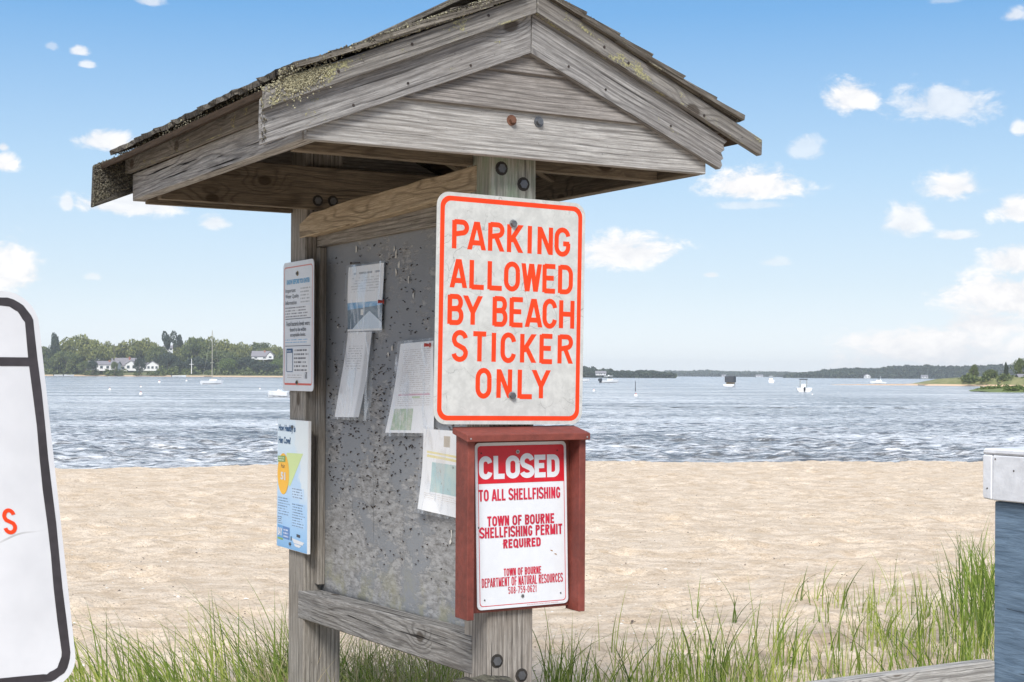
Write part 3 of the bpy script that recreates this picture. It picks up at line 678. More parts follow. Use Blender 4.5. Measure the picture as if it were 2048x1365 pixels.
# beam, rail, slats, panel
bm_pts = [(-.003, .081, z_(.501)), (-.003, 1.369, z_(.470)), (-.003, 1.371, z_(.520))]
for i in range(1, 12):
    q = i/12; bm_pts.append((-.003, 1.371-q*1.288, z_(.556+.018*q)+random.uniform(-.003, .002)-(.008 if i in (1, 2) else 0)))
bm_pts.append((-.003, .081, z_(.573)))
prism('panel_beam', bm_pts, (.042, 0, 0), W_BEAM, kiosk, (0, 1, 0), bev=.003)
prism('panel_rail', [(-.003, .09, z_(-.828)), (-.003, 1.364, z_(-.857)), (-.003, 1.364, z_(-.759)), (-.003, .09, z_(-.72))], (.068, 0, 0), W_RAIL, kiosk, (0, 1, 0), bev=.004)
box('panel_slat', (.042, P+.001, z_(.437)), (.066, L-.002, z_(.50)), W_FAR, kiosk, (0, 1, 0))
box('panel_slat', (.040, L-.034, z_(-.735)), (.066, L-.001, z_(.435)), W_FAR, kiosk, (0, 0, 1))
box('panel_slat', (.040, P+.001, z_(-.735)), (.066, P+.03, z_(.435)), W_FAR, kiosk, (0, 0, 1))
box('notice_panel', (.067, P+.001, z_(-.80)), (.083, L-.001, z_(.52)), M_PANEL, kiosk, (0, 1, 0), bev=0)
prism('panel_rail', [(.086, .142, z_(-.828)), (.086, L-.002, z_(-.857)), (.086, L-.002, z_(-.759)), (.086, .142, z_(-.72))], (.04, 0, 0), W_RAIL, kiosk, (0, 1, 0), bev=.003)
# bolts
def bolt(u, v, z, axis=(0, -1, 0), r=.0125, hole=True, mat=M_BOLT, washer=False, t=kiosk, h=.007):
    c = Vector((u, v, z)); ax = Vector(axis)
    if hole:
        hb = cyl('hole_shade_disc', c-ax*.001, ax, r*1.55, .0016, M_HOLE, t, 14)  # proud disc, its dark colour painted for the shade inside a sunk hole
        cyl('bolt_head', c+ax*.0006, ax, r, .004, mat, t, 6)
    else:
        if washer: cyl('washer', c, ax, r*1.45, .002, mat, t, 16)
        cyl('bolt_head', c+ax*.001, ax, r, h, mat, t, 6, r*.92)
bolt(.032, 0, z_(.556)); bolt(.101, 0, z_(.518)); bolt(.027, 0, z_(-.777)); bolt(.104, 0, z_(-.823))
bolt(.016, -.0802, z_(.673), hole=False, mat=M_RUST, washer=True, r=.010, h=.012); bolt(.100, -.0802, z_(.676), hole=False, washer=True, r=.010, h=.010)
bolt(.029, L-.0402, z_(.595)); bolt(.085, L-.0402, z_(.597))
for (a, b, s) in ((-.30, .735, -1), (-.45, .665, -1), (-.12, .80, -1), (.30, .78, 1), (.52, .70, 1), (.18, .83, 1)):
    cyl('nail_head', (a, vF-.0005, z_(b)), (0, -1, 0), .0035, .0012, M_STAPLE, kiosk, 8)
for (a, b) in ((-.50, .74), (-.30, .83), (-.08, .93), (.28, .89), (.36, .855), (.62, .735)):
    cyl('nail_head', (a, vT-.0005, z_(b)), (0, -1, 0), .004, .0012, M_STAPLE, kiosk, 8)
# staples left in the panel
def staples():
    vs = []; fs = []
    def bar(c, ang, ln, th=.0006):
        d = Vector((0, math.cos(ang), math.sin(ang))); n = Vector((0, -math.sin(ang), math.cos(ang))); i0 = len(vs)
        for s in (-1, 1):
            for k in (-1, 1):
                for x in (0, -.0035): vs.append(c+d*s*ln/2+n*k*th+Vector((x, 0, 0)))
        fs.extend([tuple(i0+k for k in f) for f in ((0, 1, 3, 2), (4, 6, 7, 5), (0, 4, 5, 1), (2, 3, 7, 6), (1, 5, 7, 3), (0, 2, 6, 4))])
    for i in range(1150):
        r = random.random()
        if r < .70: z = random.gauss(-.12, .14)
        else: z = random.uniform(-.62, .42)
        z = max(-.68, min(.42, z)); v = random.uniform(.17, 1.27)
        bar(Vector((.0665, v, z_(z))), random.gauss(.05, .28), random.uniform(.005, .0095), random.uniform(.0004, .0008))
        if random.random() < .12: bar(Vector((.065, v+.004, z_(z)-.003)), random.uniform(1, 2), .006)
    o = mesh_obj('staples', vs, fs, M_STAPLE, kiosk); o['kind'] = 'stuff'
staples()
M_SCRAP = plain('torn paper scrap', (.62, .60, .56), .8, var=.2)
vs = []; fs = []
for (v, z) in [(1.03, .415), (.741, .389), (.725, .375), (.704, .34), (.722, .317), (.632, .289), (.748, .082), (1.18, .16), (.60, .24), (.36, .30), (.34, -.47), (.345, -.49), (.78, .06)]:
    i0 = len(vs); n = 6
    for k in range(n):
        a = 6.28*k/n; r = random.uniform(.003, .011); vs.append((.0655-random.uniform(0, .004), v+r*math.cos(a)*.8, z_(z)+r*math.sin(a)*1.6))
    fs.append(tuple(range(i0, i0+n)))
o = mesh_obj('paper_scraps', vs, fs, M_SCRAP, kiosk); o['kind'] = 'stuff'

# ================================================================ PARKING SIGN
FG = lambda v: Frame((0, v, E), (1, 0, 0), (0, 0, 1))          # a = u, b = eye-relative height
ps = T('parking_sign', 'white metal sign with orange PARKING ALLOWED lettering on the near kiosk post', 'sign', base=(.057, -.02, z_(-.13)))
# the plate is turned very slightly clockwise
rot = -.0125
fr = Frame((.0565, -.017, z_(.172)), (math.cos(rot), 0, math.sin(rot)), (-math.sin(rot), 0, math.cos(rot)))
slab('sign_plate', rrect(-.2315, -.3085, .2315, .3055, .036), fr, -.0165+.017-.002, .002, M_CRACKLE, ps)
ring('border', rrect(-.2215, -.2985, .2215, .2955, .029), rrect(-.2085, -.2855, .2085, .2825, .020), fr, .0006, M_ORANGE, ps)
# full-res pixel layout of each line (left edge of the letters, right edge) mapped to the plate
def pxu(x, y):                                       # pixel -> plate coords
    X0, Z0 = -.0595, 3.9765
    a = x-1024; b = y-748.32; xx = a+ROLL*b; yy = b-ROLL*a
    r = Vector((xx/FPX, 1, -yy/FPX)); O = Vector((X0, Z0, 0)); U = Vector((CT, ST, 0)); V = Vector((-ST, CT, 0))
    t_ = (-.0175+O.dot(V))/r.dot(V); p = r*t_-O; q = Vector((p.dot(U), 0, p.z+E))-Vector((.0565, 0, z_(.172)))
    return q.x*math.cos(rot)+q.z*math.sin(rot), -q.x*math.sin(rot)+q.z*math.cos(rot)
LINES = [("PARKING", [(906, 936), (937, 970), (978, 1007), (1016, 1044), (1055, 1064), (1077, 1104), (1111, 1139)], (443, 500, 456, 510)),
         ("ALLOWED", [(902, 932), (941, 968), (977, 1004), (1010, 1038), (1045, 1081), (1087, 1111), (1118, 1144)], (521, 577, 530, 586)),
         ("BYBEACH", [(897, 925), (929, 962), (987, 1013), (1021, 1046), (1052, 1083), (1087, 1112), (1120, 1147)], (592, 650, 600, 656)),
         ("STICKER", [(905, 934), (946, 972), (984, 991), (1003, 1030), (1042, 1070), (1081, 1105), (1117, 1144)], (664, 724, 671, 726)),
         ("ONLY", [(953, 981), (995, 1022), (1037, 1064), (1066, 1098)], (738, 796, 741, 797))]
for word, xs, (yt0, yb0, yt1, yb1) in LINES:
    xm = (xs[0][0]+xs[-1][1])/2; sp = xs[-1][1]-xs[0][0]
    ws = []
    for (xa, xb) in xs:
        a, _ = pxu(xa, (yt0+yb0)/2); b, _ = pxu(xb, (yt0+yb0)/2)
        ws.append((a, b-a))
    _, yt = pxu(xm, (yt0+yt1)/2); _, yb = pxu(xm, (yb0+yb1)/2)
    strokes(word, 0, yb, ws, yt-yb, .0136, fr, .0008, M_ORANGE, ps)
for (x, y) in ((1026, 448), (1024, 792)):
    a, b = pxu(x, y); c = fr(a, b, .001)
    cyl('washer', c, (0, -1, 0), .0115, .0015, M_WASH, ps, 16); cyl('bolt_head', c+Vector((0, -.0015, 0)), (0, -1, 0), .0095, .0075, M_BOLT, ps, 6, .0085)
# ================================================================ RED BOX
rb = T('sign_box', 'dark red painted wooden box with small sloped lid on the near post', 'box', base=(.075, 0, z_(-.65)))
box('back_panel', (-.082, -.018, z_(-.640)), (.243, -.001, z_(-.152)), M_RED, rb, (0, 0, 1))
box('side_board', (-.103, -.070, z_(-.648)), (-.0825, -.0012, z_(-.160)), M_RED, rb, (0, 0, 1), .0015)
box('side_board', (.2435, -.070, z_(-.650)), (.264, -.0012, z_(-.160)), M_RED, rb, (0, 0, 1), .0015)
prism('lid', [(-.115, -.002, z_(-.1415)), (-.115, -.088, z_(-.160)), (-.115, -.088, z_(-.179)), (-.115, -.002, z_(-.1595))], (.382, 0, 0), M_RED, rb, (1, 0, 0), .0018)
for (u, z) in ((-.113+.008, -.170), (.256, -.171)): cyl('nail_head', (u, -.0885, z_(z)), (0, -1, 0), .0025, .001, M_WASH, rb, 8)
# closed sign
cs = T('closed_sign', 'white and red CLOSED TO ALL SHELLFISHING sign inside the red box', 'sign', base=(.09, -.02, z_(-.63)))
cr = -.0035
fc = Frame((.0935, -.0215, z_(-.4090)), (math.cos(cr), 0, math.sin(cr)), (-math.sin(cr), 0, math.cos(cr)))
def pc(x, y, v=-.0235):
    a = x-1024; b = y-748.32; xx = a+ROLL*b; yy = b-ROLL*a
    r = Vector((xx/FPX, 1, -yy/FPX)); O = Vector((-.0595, 3.9765, 0)); U = Vector((CT, ST, 0)); V = Vector((-ST, CT, 0))
    t_ = (v+O.dot(V))/r.dot(V); p = r*t_-O; a_ = p.dot(U)-.0905; b_ = p.z+.4080; return a_+.024*b_, b_-.002*a_
hw, hh = .1430, .2235; fc.X = Vector((1, 0, .002)); fc.Y = Vector((-.024, 0, 1)); fc.N = Vector((0, -1, 0)); fc.o = Vector((.0905, -.0215, z_(-.4080)))
slab('sign_plate', rrect(-hw, -hh, hw, hh, .013), fc, 0, .002, M_WHITE, cs)
ring('border', rrect(-hw+.0075, -hh+.0085, hw-.0075, hh-.0085, .010), rrect(-hw+.0093, -hh+.0103, hw-.0093, hh-.0103, .009), fc, .0024, M_CRED, cs)
_, zr = pc(952, 969)
flat('red_band', [rrect(-hw+.0075, zr, hw-.0075, hh-.0085, .008)[:0]+[(-hw+.0076, zr), (hw-.0076, zr), (hw-.0076, hh-.017), (hw-.0095, hh-.0115), (hw-.015, hh-.0087), (-hw+.015, hh-.0087), (-hw+.0095, hh-.0115), (-hw+.0076, hh-.017)]], fc, .0027, M_CRED, cs)
def ctext(s, x0, x1, yt, yb, mat, bold, d=.003):
    a0, t0 = pc(x0, yt); a1, _ = pc(x1, yt); _, b0 = pc((x0+x1)/2, yb); _, t1 = pc((x0+x1)/2, yt)
    text(s, (a0+a1)/2, (t1+b0)/2, a1-a0, t1-b0, fc, d, mat, cs, bold)
GW = {'I': .36, '1': .7, '-': .55, 'M': 1.22, 'W': 1.4, 'O': 1.12, 'Q': 1.12, 'C': 1.05, 'L': .86, 'F': .86, 'E': .92, 'S': .98, 'T': .95, 'D': 1.02}
def btext(s, x0, x1, yt, yb, mat, kw=.30, gap=.20, d=.003):
    """bold grotesque capitals: stroke width = kw of the mean letter width"""
    a0, t0 = pc(x0, yt); a1, _ = pc(x1, yt); _, b0 = pc((x0+x1)/2, yb); _, t1 = pc((x0+x1)/2, yt)
    tot = sum(.42 if c == ' ' else GW.get(c, 1) for c in s)+gap*(len(s)-1)
    u = (a1-a0)/tot; x = a0; lt = []; wd = []
    for c in s:
        g = .42 if c == ' ' else GW.get(c, 1)
        if c != ' ': lt.append(c); wd.append((x, g*u))
        x += (g+gap)*u
    strokes(''.join(lt), 0, b0, wd, t1-b0, u*kw, fc, d, mat, cs, fit=True)
btext("CLOSED", 957, 1118, 911, 957, M_WHITE, .36, .10, .0032)
btext("TO ALL SHELLFISHING", 957, 1120, 977, 1000, M_CRED2, .38, .16)
btext("TOWN OF BOURNE", 974, 1108, 1030, 1050, M_CRED2, .38, .16)
btext("SHELLFISHING PERMIT", 959, 1124, 1052, 1073, M_CRED2, .38, .16)
btext("REQUIRED", 1006, 1081, 1077, 1095, M_CRED2, .38, .16)
btext("TOWN OF BOURNE", 1007, 1082, 1135, 1150, M_CRED2, .40, .16)
btext("DEPARTMENT OF NATURAL RESOURCES", 963, 1125, 1152, 1170, M_CRED2, .38, .18)
btext("508-759-0621", 1016, 1073, 1172, 1186, M_CRED2, .32, .26)
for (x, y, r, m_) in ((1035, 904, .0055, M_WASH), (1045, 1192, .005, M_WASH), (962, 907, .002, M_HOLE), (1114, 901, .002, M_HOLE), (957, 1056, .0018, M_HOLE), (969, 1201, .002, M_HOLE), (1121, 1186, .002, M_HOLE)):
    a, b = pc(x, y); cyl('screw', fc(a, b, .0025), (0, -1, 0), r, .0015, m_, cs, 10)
    if r > .004: cyl('screw', fc(a, b, .0035), (0, -1, 0), r*.55, .002, M_BOLT, cs, 6)
M_GUM = plain('rusty fleck', (.30, .15, .05), .7)
for (x, y) in ((1103, 1101), (1111, 1108)):
    a, b = pc(x, y); flat('rust_fleck', [[(a-.004, b+.002), (a-.003, b-.001), (a+.004, b-.003), (a+.003, b)]], fc, .0028, M_GUM, cs)
def greek(name, c, lines, dens=.5, wordscale=70, paper=(.72, .73, .75)):
    """material of unreadable small print: UV x = position, y = line number"""
    m, t, p = newmat(name); uv = t.new('ShaderNodeUVMap').outputs[0]; s = t.new('ShaderNodeSeparateXYZ'); t.link(uv, s.inputs[0])
    fy = t.math('FRACT', t.math('MULTIPLY', s.outputs[1], lines)); ln = t.math('FLOOR', t.math('MULTIPLY', s.outputs[1], lines))
    band = t.math('MULTIPLY', t.step(fy, .22, .34), t.step(fy, .78, .66))
    cb = t.new('ShaderNodeCombineXYZ'); t.put(cb.inputs[0], t.math('MULTIPLY', s.outputs[0], wordscale)); t.put(cb.inputs[1], t.math('MULTIPLY', ln, 7.3))
    w1 = t.step(t.noise(cb.outputs[0], 1, 2, .6), .42, .5)
    end = t.noise(t.scale(cb.outputs[0], (0, 1, 1)), 3, 0)
    ed = t.math('LESS_THAN', s.outputs[0], t.math('ADD', .62, t.math('MULTIPLY', end, .5)))
    f = t.math('MULTIPLY', t.math('MULTIPLY', band, w1), t.math('MULTIPLY', ed, dens))
    t.link(t.mix(f, paper, c), p.inputs['Base Color']); p.inputs['Roughness'].default_value = .5
    return m
def uvquad(name, a0, b0, a1, b1, fr_, d, mat, t):
    vs = [fr_(a0, b0, d), fr_(a1, b0, d), fr_(a1, b1, d), fr_(a0, b1, d)]
    return mesh_obj(name, vs, [(0, 1, 2, 3)], mat, t, offof(t), uvs=[(0, 0), (1, 0), (1, 1), (0, 1)])
uvquad('fine_print', .01, -hh+.0035, .125, -hh+.0065, fc, .0026, greek('fine red print', (.4, .02, .05), 1, .9, 60), cs)

# ================================================================ SIGNS ON THE FAR POST
ws = T('water_quality_sign', 'narrow white sign with faded red border and Important Water Quality Information print', 'sign', base=(-.008, 1.36, z_(-.062)))
tl = .004
fw = Frame((-.006, 1.364, z_(.162)), (0, -1, 0), (0, tl, 1))
X0_, Y1_ = -.142, .228
slab('sign_plate', rrect(-.142, -.226, .142, .228, .018), fw, 0, .002, M_WHITE, ws)
ring('border', rrect(-.132, -.206, .132, .212, .014), rrect(-.1275, -.2015, .1275, .2075, .011), fw, .0023, M_PINK, ws)
flat('border', [[(-.12, -.205), (.12, -.205), (.12, -.199), (-.12, -.199)]], fw, .0026, plain('red line', (.62, .10, .07), .5), ws)
def wy(f): return .228-.454*f                       # f: fraction from the top
text("KNOW BEFORE YOU ENTER", 0, wy(.155), .215, .017, fw, .0026, M_BLUEINK, ws, .05)
text("Important", -.118, wy(.225), .095, .018, fw, .0026, M_INK, ws, .0, left=True)
text("Water Quality", -.118, wy(.27), .125, .018, fw, .0026, M_INK, ws, .0, left=True)
text("Information", -.118, wy(.315), .105, .015, fw, .0026, M_INK, ws, .0, left=True)
uvquad('fine_print', .022, wy(.33), .118, wy(.20), fw, .0025, greek('small grey print', (.22, .23, .25), 5, .7, 14), ws)
uvquad('fine_print', -.12, wy(.435), .115, wy(.345), fw, .0025, greek('small dark print', (.10, .10, .12), 4, .85, 34), ws)
for f in (.445, .655): flat('rule_line', [[(-.118, wy(f)), (.118, wy(f)), (.118, wy(f)+.0022), (-.118, wy(f)+.0022)]], fw, .0026, M_INK, ws)
text("Fecal bacteria levels were", 0, wy(.48), .215, .0165, fw, .0026, M_INK, ws, .01)
text("found to be within", 0, wy(.525), .15, .0145, fw, .0026, M_INK, ws, .01)
text("acceptable limits.", 0, wy(.57), .145, .0165, fw, .0026, M_INK, ws, .01)
uvquad('fine_print', -.12, wy(.635), .115, wy(.595), fw, .0025, greek('small blue print', (.12, .35, .58), 2, .8, 34), ws)
ring('info_frame', rrect(-.107, wy(.855), -.047, wy(.672), .005), rrect(-.103, wy(.849), -.051, wy(.705), .003), fw, .0026, M_NAVY, ws)
uvquad('fine_print', -.103, wy(.700), -.052, wy(.682), fw, .0031, greek('tiny white on navy', (.7, .73, .76), 1, .8, 8, (.03, .10, .22)), ws)
uvquad('fine_print', -.035, wy(.855), .10, wy(.672), fw, .0025, greek('bold dark print', (.04, .045, .06), 6, .9, 15), ws)
uvquad('fine_print', -.10, wy(.905), .055, wy(.87), fw, .0025, greek('tiny grey print', (.3, .3, .32), 2, .8, 30), ws)
for (a, h) in ((.068, .016), (.080, .022)): flat('emblem', [[(a, wy(.905)), (a+.005, wy(.905)), (a+.005, wy(.905)+h), (a, wy(.905)+h)]], fw, .0027, M_INK, ws)
flat('emblem', [[(.066, wy(.865)), (.087, wy(.86)), (.087, wy(.855)), (.066, wy(.86))]], fw, .0027, M_INK, ws)
for f in (.095, .935):
    c = fw(-.006, wy(f), .002); cyl('washer', c, fw.N, .009, .0015, plain('brass washer', (.35, .30, .18), .5, .4, var=.3), ws, 12); cyl('bolt_head', c+fw.N*.0015, fw.N, .005, .004, M_BOLT, ws, 6)
# lower sign
hs = T('hen_cove_sign', 'light blue How Healthy is Hen Cove sign board with yellow score disc on far post', 'sign', base=(-.012, 1.39, z_(-.625)))
fh = Frame((-.005, 1.392, z_(-.390)), (0, -1, 0), (0, -.006, 1))
def mat_cove():
    m, t, p = newmat('blue gradient print with pale coast'); uv = t.new('ShaderNodeUVMap').outputs[0]; s = t.new('ShaderNodeSeparateXYZ'); t.link(uv, s.inputs[0])
    n = t.noise(t.scale(uv, (3, 5, 1)), 1, 5, .6)
    c = t.ramp(s.outputs[1], [(0, (.16, .38, .66)), (.10, (.27, .50, .78)), (.35, (.42, .62, .85)), (.62, (.48, .66, .86)), (.82, (.66, .78, .86)), (1, (.68, .80, .90))])
    land = t.math('MULTIPLY', t.step(t.math('ADD', t.math('ADD', s.outputs[0], t.math('MULTIPLY', s.outputs[1], .35)), t.math('MULTIPLY', n, .5)), 1.12, 1.22), t.step(s.outputs[1], .3, .5))
    c = t.mix(t.math('MULTIPLY', land, .75), c, (.74, .79, .80))
    t.link(c, p.inputs['Base Color']); p.inputs['Roughness'].default_value = .35
    return m
slab('sign_board', [(-.146, -.232), (.146, -.232), (.146, .224), (-.146, .224)], fh, 0, .009, plain('white board edge', (.74, .75, .76), .5), hs)
uvquad('print', -.145, -.231, .140, .223, fh, .0094, mat_cove(), hs)
text("How Healthy is", -.134, .190, .160, .030, fh, .0102, M_NAVY, hs, .035, left=True)
text("Hen Cove?", -.134, .150, .115, .025, fh, .0102, M_NAVY, hs, .035, left=True)
flat('map_wedge', [[(-.055, .106), (.098, .110), (-.02, -.01), (-.075, .0)]], fh, .0098, M_LGRN, hs)
el_ = [(-.086+.056*math.cos(a*math.pi/16), .030+.073*math.sin(a*math.pi/16)) for a in range(32)]
flat('score_disc', [el_], fh, .0104, M_YEL, hs)
flat('score_tag', [[(-.138, .070), (-.065, .073), (-.065, .095), (-.138, .092)]], fh, .0110, M_GRN, hs)
uvquad('fine_print', -.134, .074, -.070, .091, fh, .0114, greek('print on green', (.8, .85, .7), 2, .7, 12, (.24, .38, .12)), hs)
text("Fair", -.086, .058, .035, .014, fh, .0110, M_INK, hs, .0); text("51", -.086, .022, .046, .028, fh, .0110, M_WHITE, hs, .05)
BLU = (.40, .60, .84)
uvquad('fine_print', -.138, -.118, -.02, -.052, fh, .0098, greek('small print on blue a', (.06, .10, .2), 7, .75, 22, BLU), hs)
uvquad('fine_print', .0, -.15, .12, -.066, fh, .0098, greek('small print on blue b', (.06, .10, .2), 9, .75, 22, BLU), hs)
uvquad('fine_print', .0, -.05, .11, -.012, fh, .0098, greek('small print on blue c', (.06, .10, .2), 4, .7, 12, (.52, .68, .86)), hs)
uvquad('fine_print', -.14, -.150, -.085, -.122, fh, .0098, greek('bold print on blue', (.02, .04, .10), 4, 1, 10, BLU), hs)
flat('logo_panel', [[(-.138, -.198), (-.085, -.199), (-.085, -.155), (-.138, -.154)]], fh, .0098, plain('logo blue', (.12, .33, .62), .5), hs)
flat('logo_panel', [[(-.085, -.199), (-.022, -.200), (-.022, -.157), (-.085, -.155)]], fh, .0099, M_TAG, hs)
text("BAY", -.112, -.177, .044, .028, fh, .0104, M_WHITE, hs, .04); uvquad('fine_print', -.08, -.196, -.026, -.162, fh, .0103, greek('logo print', (.7, .75, .85), 3, .8, 9, (.10, .22, .48)), hs)
flat('logo_panel', [[(-.138, -.205), (-.085, -.206), (-.085, -.1992), (-.138, -.1982)]], fh, .0100, M_GRN, hs)
# printed dinghy
flat('printed_boat', [[(-.0, -.190), (.115, -.196), (.10, -.207), (.02, -.206)], [(.02, -.208), (.09, -.209), (.07, -.218), (.03, -.216)]], fh, .0100, M_WHITE, hs)
flat('printed_boat', [[(.045, -.172), (.078, -.173), (.078, -.183), (.045, -.182)], [(-.01, -.185), (-.001, -.185), (-.001, -.200), (-.01, -.200)]], fh, .0103, M_INK, hs)
for (a, b) in ((-.0, .200), (-.012, -.212)):
    cyl('bolt_head', fh(a, b, .0095), fh.N, .006, .005, M_BOLT, hs, 6)

# ================================================================ PAPERS
def paper_mat(name, fn, rough=.35):
    m, t, p = newmat(name); uv = t.new('ShaderNodeUVMap').outputs[0]; s = t.new('ShaderNodeSeparateXYZ'); t.link(uv, s.inputs[0])
    x, y = s.outputs[0], s.outputs[1]
    def rect(x0, y0, x1, y1):
        a = t.math('MULTIPLY', t.math('GREATER_THAN', x, x0), t.math('LESS_THAN', x, x1)); b = t.math('MULTIPLY', t.math('GREATER_THAN', y, y0), t.math('LESS_THAN', y, y1))
        return t.math('MULTIPLY', a, b)
    def lines(n, ws_):
        fy = t.math('FRACT', t.math('MULTIPLY', y, n)); ln = t.math('FLOOR', t.math('MULTIPLY', y, n))
        cb = t.new('ShaderNodeCombineXYZ'); t.put(cb.inputs[0], t.math('MULTIPLY', x, ws_)); t.put(cb.inputs[1], t.math('MULTIPLY', ln, 5.7))
        return t.math('MULTIPLY', t.math('MULTIPLY', t.step(fy, .25, .4), t.step(fy, .8, .65)), t.step(t.noise(cb.outputs[0], 1, 2, .6), .40, .5))
    c = fn(t, x, y, rect, lines, uv)
    t.link(c, p.inputs['Base Color']); p.inputs['Roughness'].default_value = .6
    tr = t.new('ShaderNodeBsdfTranslucent'); t.link(c, tr.inputs[0]); mx = t.new('ShaderNodeMixShader'); mx.inputs[0].default_value = .12
    t.link(p.outputs[0], mx.inputs[1]); t.link(tr.outputs[0], mx.inputs[2]); t.link(mx.outputs[0], t.n['Material Output'].inputs[0])
    return m
WH = (.84, .85, .87)
def f1(t, x, y, rect, lines, uv):
    c = t.mix(t.math('MULTIPLY', rect(.12, .60, .88, .84), t.math('MULTIPLY', lines(24, 10), .35)), WH, (.12, .12, .14))
    c = t.mix(t.math('MULTIPLY', rect(.15, .86, .9, .93), t.math('MULTIPLY', lines(13, 16), .7)), c, (.10, .10, .12))
    n = t.noise(t.scale(uv, (3, 5, 1)), 1, 4, .6, .6)
    sky_ = t.mix(t.step(n, .4, .65), (.10, .34, .62), (.45, .62, .78)); sea = t.mix(t.step(n, .45, .62), (.10, .16, .22), (.20, .27, .33)); hill = (.60, .70, .80)
    ph = t.mix(t.math('LESS_THAN', y, t.math('ADD', .33, t.math('MULTIPLY', x, .05))), sky_, sea)
    hm = t.math('LESS_THAN', y, t.math('SUBTRACT', .30, t.math('MULTIPLY', t.math('ABSOLUTE', t.math('SUBTRACT', x, .66)), .55)))
    ph = t.mix(hm, ph, hill)
    ph = t.mix(rect(.43, .24, .50, .33), ph, (.7, .7, .68))
    return t.mix(rect(0, .03, 1, .44), c, ph)
def f2(t, x, y, rect, lines, uv):
    c = t.mix(t.math('MULTIPLY', rect(.12, .55, .7, .84), t.math('MULTIPLY', lines(34, 14), .42)), WH, (.12, .12, .14))
    return t.mix(t.math('MULTIPLY', t.step(x, .75, .85), .5), c, (.28, .28, .29))
def f3(t, x, y, rect, lines, uv):
    c = t.mix(t.math('MULTIPLY', rect(.14, .30, .92, .93), t.math('MULTIPLY', lines(44, 26), .36)), WH, (.20, .14, .12))
    c = t.mix(t.math('MULTIPLY', rect(.14, .415, .90, .435), .6), c, (.55, .15, .28))
    c = t.mix(t.math('MULTIPLY', rect(.5, .385, .68, .405), .6), c, (.30, .45, .12))
    n = t.noise(t.scale(uv, (7, 9, 1)), 1, 5, .6)
    return t.mix(t.math('MULTIPLY', rect(.10, .03, .55, .27), .75), c, t.mix(t.step(n, .4, .62), (.20, .36, .14), (.52, .55, .42)))
def f4(t, x, y, rect, lines, uv):
    c = t.mix(t.math('MULTIPLY', rect(.10, .14, .95, .22), t.math('MULTIPLY', lines(40, 20), .3)), WH, (.35, .25, .15))
    yy = t.math('ADD', y, t.math('MULTIPLY', x, .03))
    st = t.math('MULTIPLY', t.math('GREATER_THAN', yy, .66), t.math('LESS_THAN', yy, .735)); gap = t.math('MULTIPLY', t.math('GREATER_THAN', yy, .69), t.math('LESS_THAN', yy, .71))
    c = t.mix(t.math('MULTIPLY', t.math('MULTIPLY', st, t.math('SUBTRACT', 1.0, gap)), t.math('MULTIPLY', t.math('GREATER_THAN', x, .1), .75)), c, (.80, .68, .20))
    c = t.mix(rect(.48, .80, .63, .93), c, (.50, .44, .36))
    n = t.noise(t.scale(uv, (3, 3, 1)), 1, 4, .6)
    ph = t.mix(t.step(n, .35, .65), (.30, .52, .56), (.48, .62, .58)); ph = t.mix(t.step(t.noise(t.scale(uv, (8, 9, 1)), 1, 3, .5), .63, .68), ph, (.14, .20, .18))
    return t.mix(t.math('MULTIPLY', rect(.22, .24, .98, .60), .85), c, ph)
def mat_sleeve():
    m, t, p = newmat('clear plastic sleeve'); o = t.new('ShaderNodeTexCoord').outputs['Object']
    g = t.new('ShaderNodeBsdfGlossy'); g.inputs['Roughness'].default_value = .12; g.inputs['Color'].default_value = (.95, .96, 1, 1)
    d = t.new('ShaderNodeBsdfDiffuse'); d.inputs[0].default_value = (.75, .77, .80, 1)
    tr = t.new('ShaderNodeBsdfTransparent'); b = t.new('ShaderNodeBump'); b.inputs['Distance'].default_value = .004; b.inputs['Strength'].default_value = .8
    t.link(t.noise(t.scale(o, (1, 30, 9)), 1, 3, .5, .6), b.inputs['Height']); t.link(b.outputs[0], g.inputs['Normal'])
    m1 = t.new('ShaderNodeMixShader'); m1.inputs[0].default_value = .45; t.link(g.outputs[0], m1.inputs[1]); t.link(d.outputs[0], m1.inputs[2])
    m2 = t.new('ShaderNodeMixShader'); t.put(m2.inputs[0], t.math('ADD', .10, t.math('MULTIPLY', t.step(t.noise(t.scale(o, (1, 26, 7)), 1, 3, .5, .8), .5, .68), .32)))
    t.link(tr.outputs[0], m2.inputs[1]); t.link(m1.outputs[0], m2.inputs[2]); t.link(m2.outputs[0], t.n['Material Output'].inputs[0])
    return m
M_SLEEVE = mat_sleeve()
def sheet(name, cs_, mat, t, u0, bend, seed, nx=14, ny=20, curl=0.0):
    """cs_: corners (v,z) tl,tr,br,bl"""
    rr = random.Random(seed); ph = [rr.uniform(0, 6) for _ in range(4)]
    vs = []; uv = []
    for j in range(ny+1):
        for i in range(nx+1):
            a, b = i/nx, j/ny
            top = Vector(cs_[0]).lerp(Vector(cs_[1]), a); bot = Vector(cs_[3]).lerp(Vector(cs_[2]), a); q = bot.lerp(top, b)
            d = bend*(math.sin(a*3.1+ph[0])*.6+math.sin(a*7+b*2+ph[1])*.25+math.sin(b*5+a*2+ph[2])*.35+.9)+curl*(1-b)**2
            vs.append((u0-d, q.x, z_(q.y)))
    fs = []; uvs = []
    for j in range(ny):
        for i in range(nx):
            f = (j*(nx+1)+i, j*(nx+1)+i+1, (j+1)*(nx+1)+i+1, (j+1)*(nx+1)+i); fs.append(f)
            for k in f: uvs.append(((k % (nx+1))/nx, (k//(nx+1))/ny))
    return mesh_obj(name, vs, fs, mat, t, offof(t), uvs=uvs, smooth=True)
def grow(c, k, side=0.0):
    cx = sum(p[0] for p in c)/4; cz = sum(p[1] for p in c)/4
    return [((p[0]-cx)*k+cx, (p[1]-cz)*k+cz) for p in c]
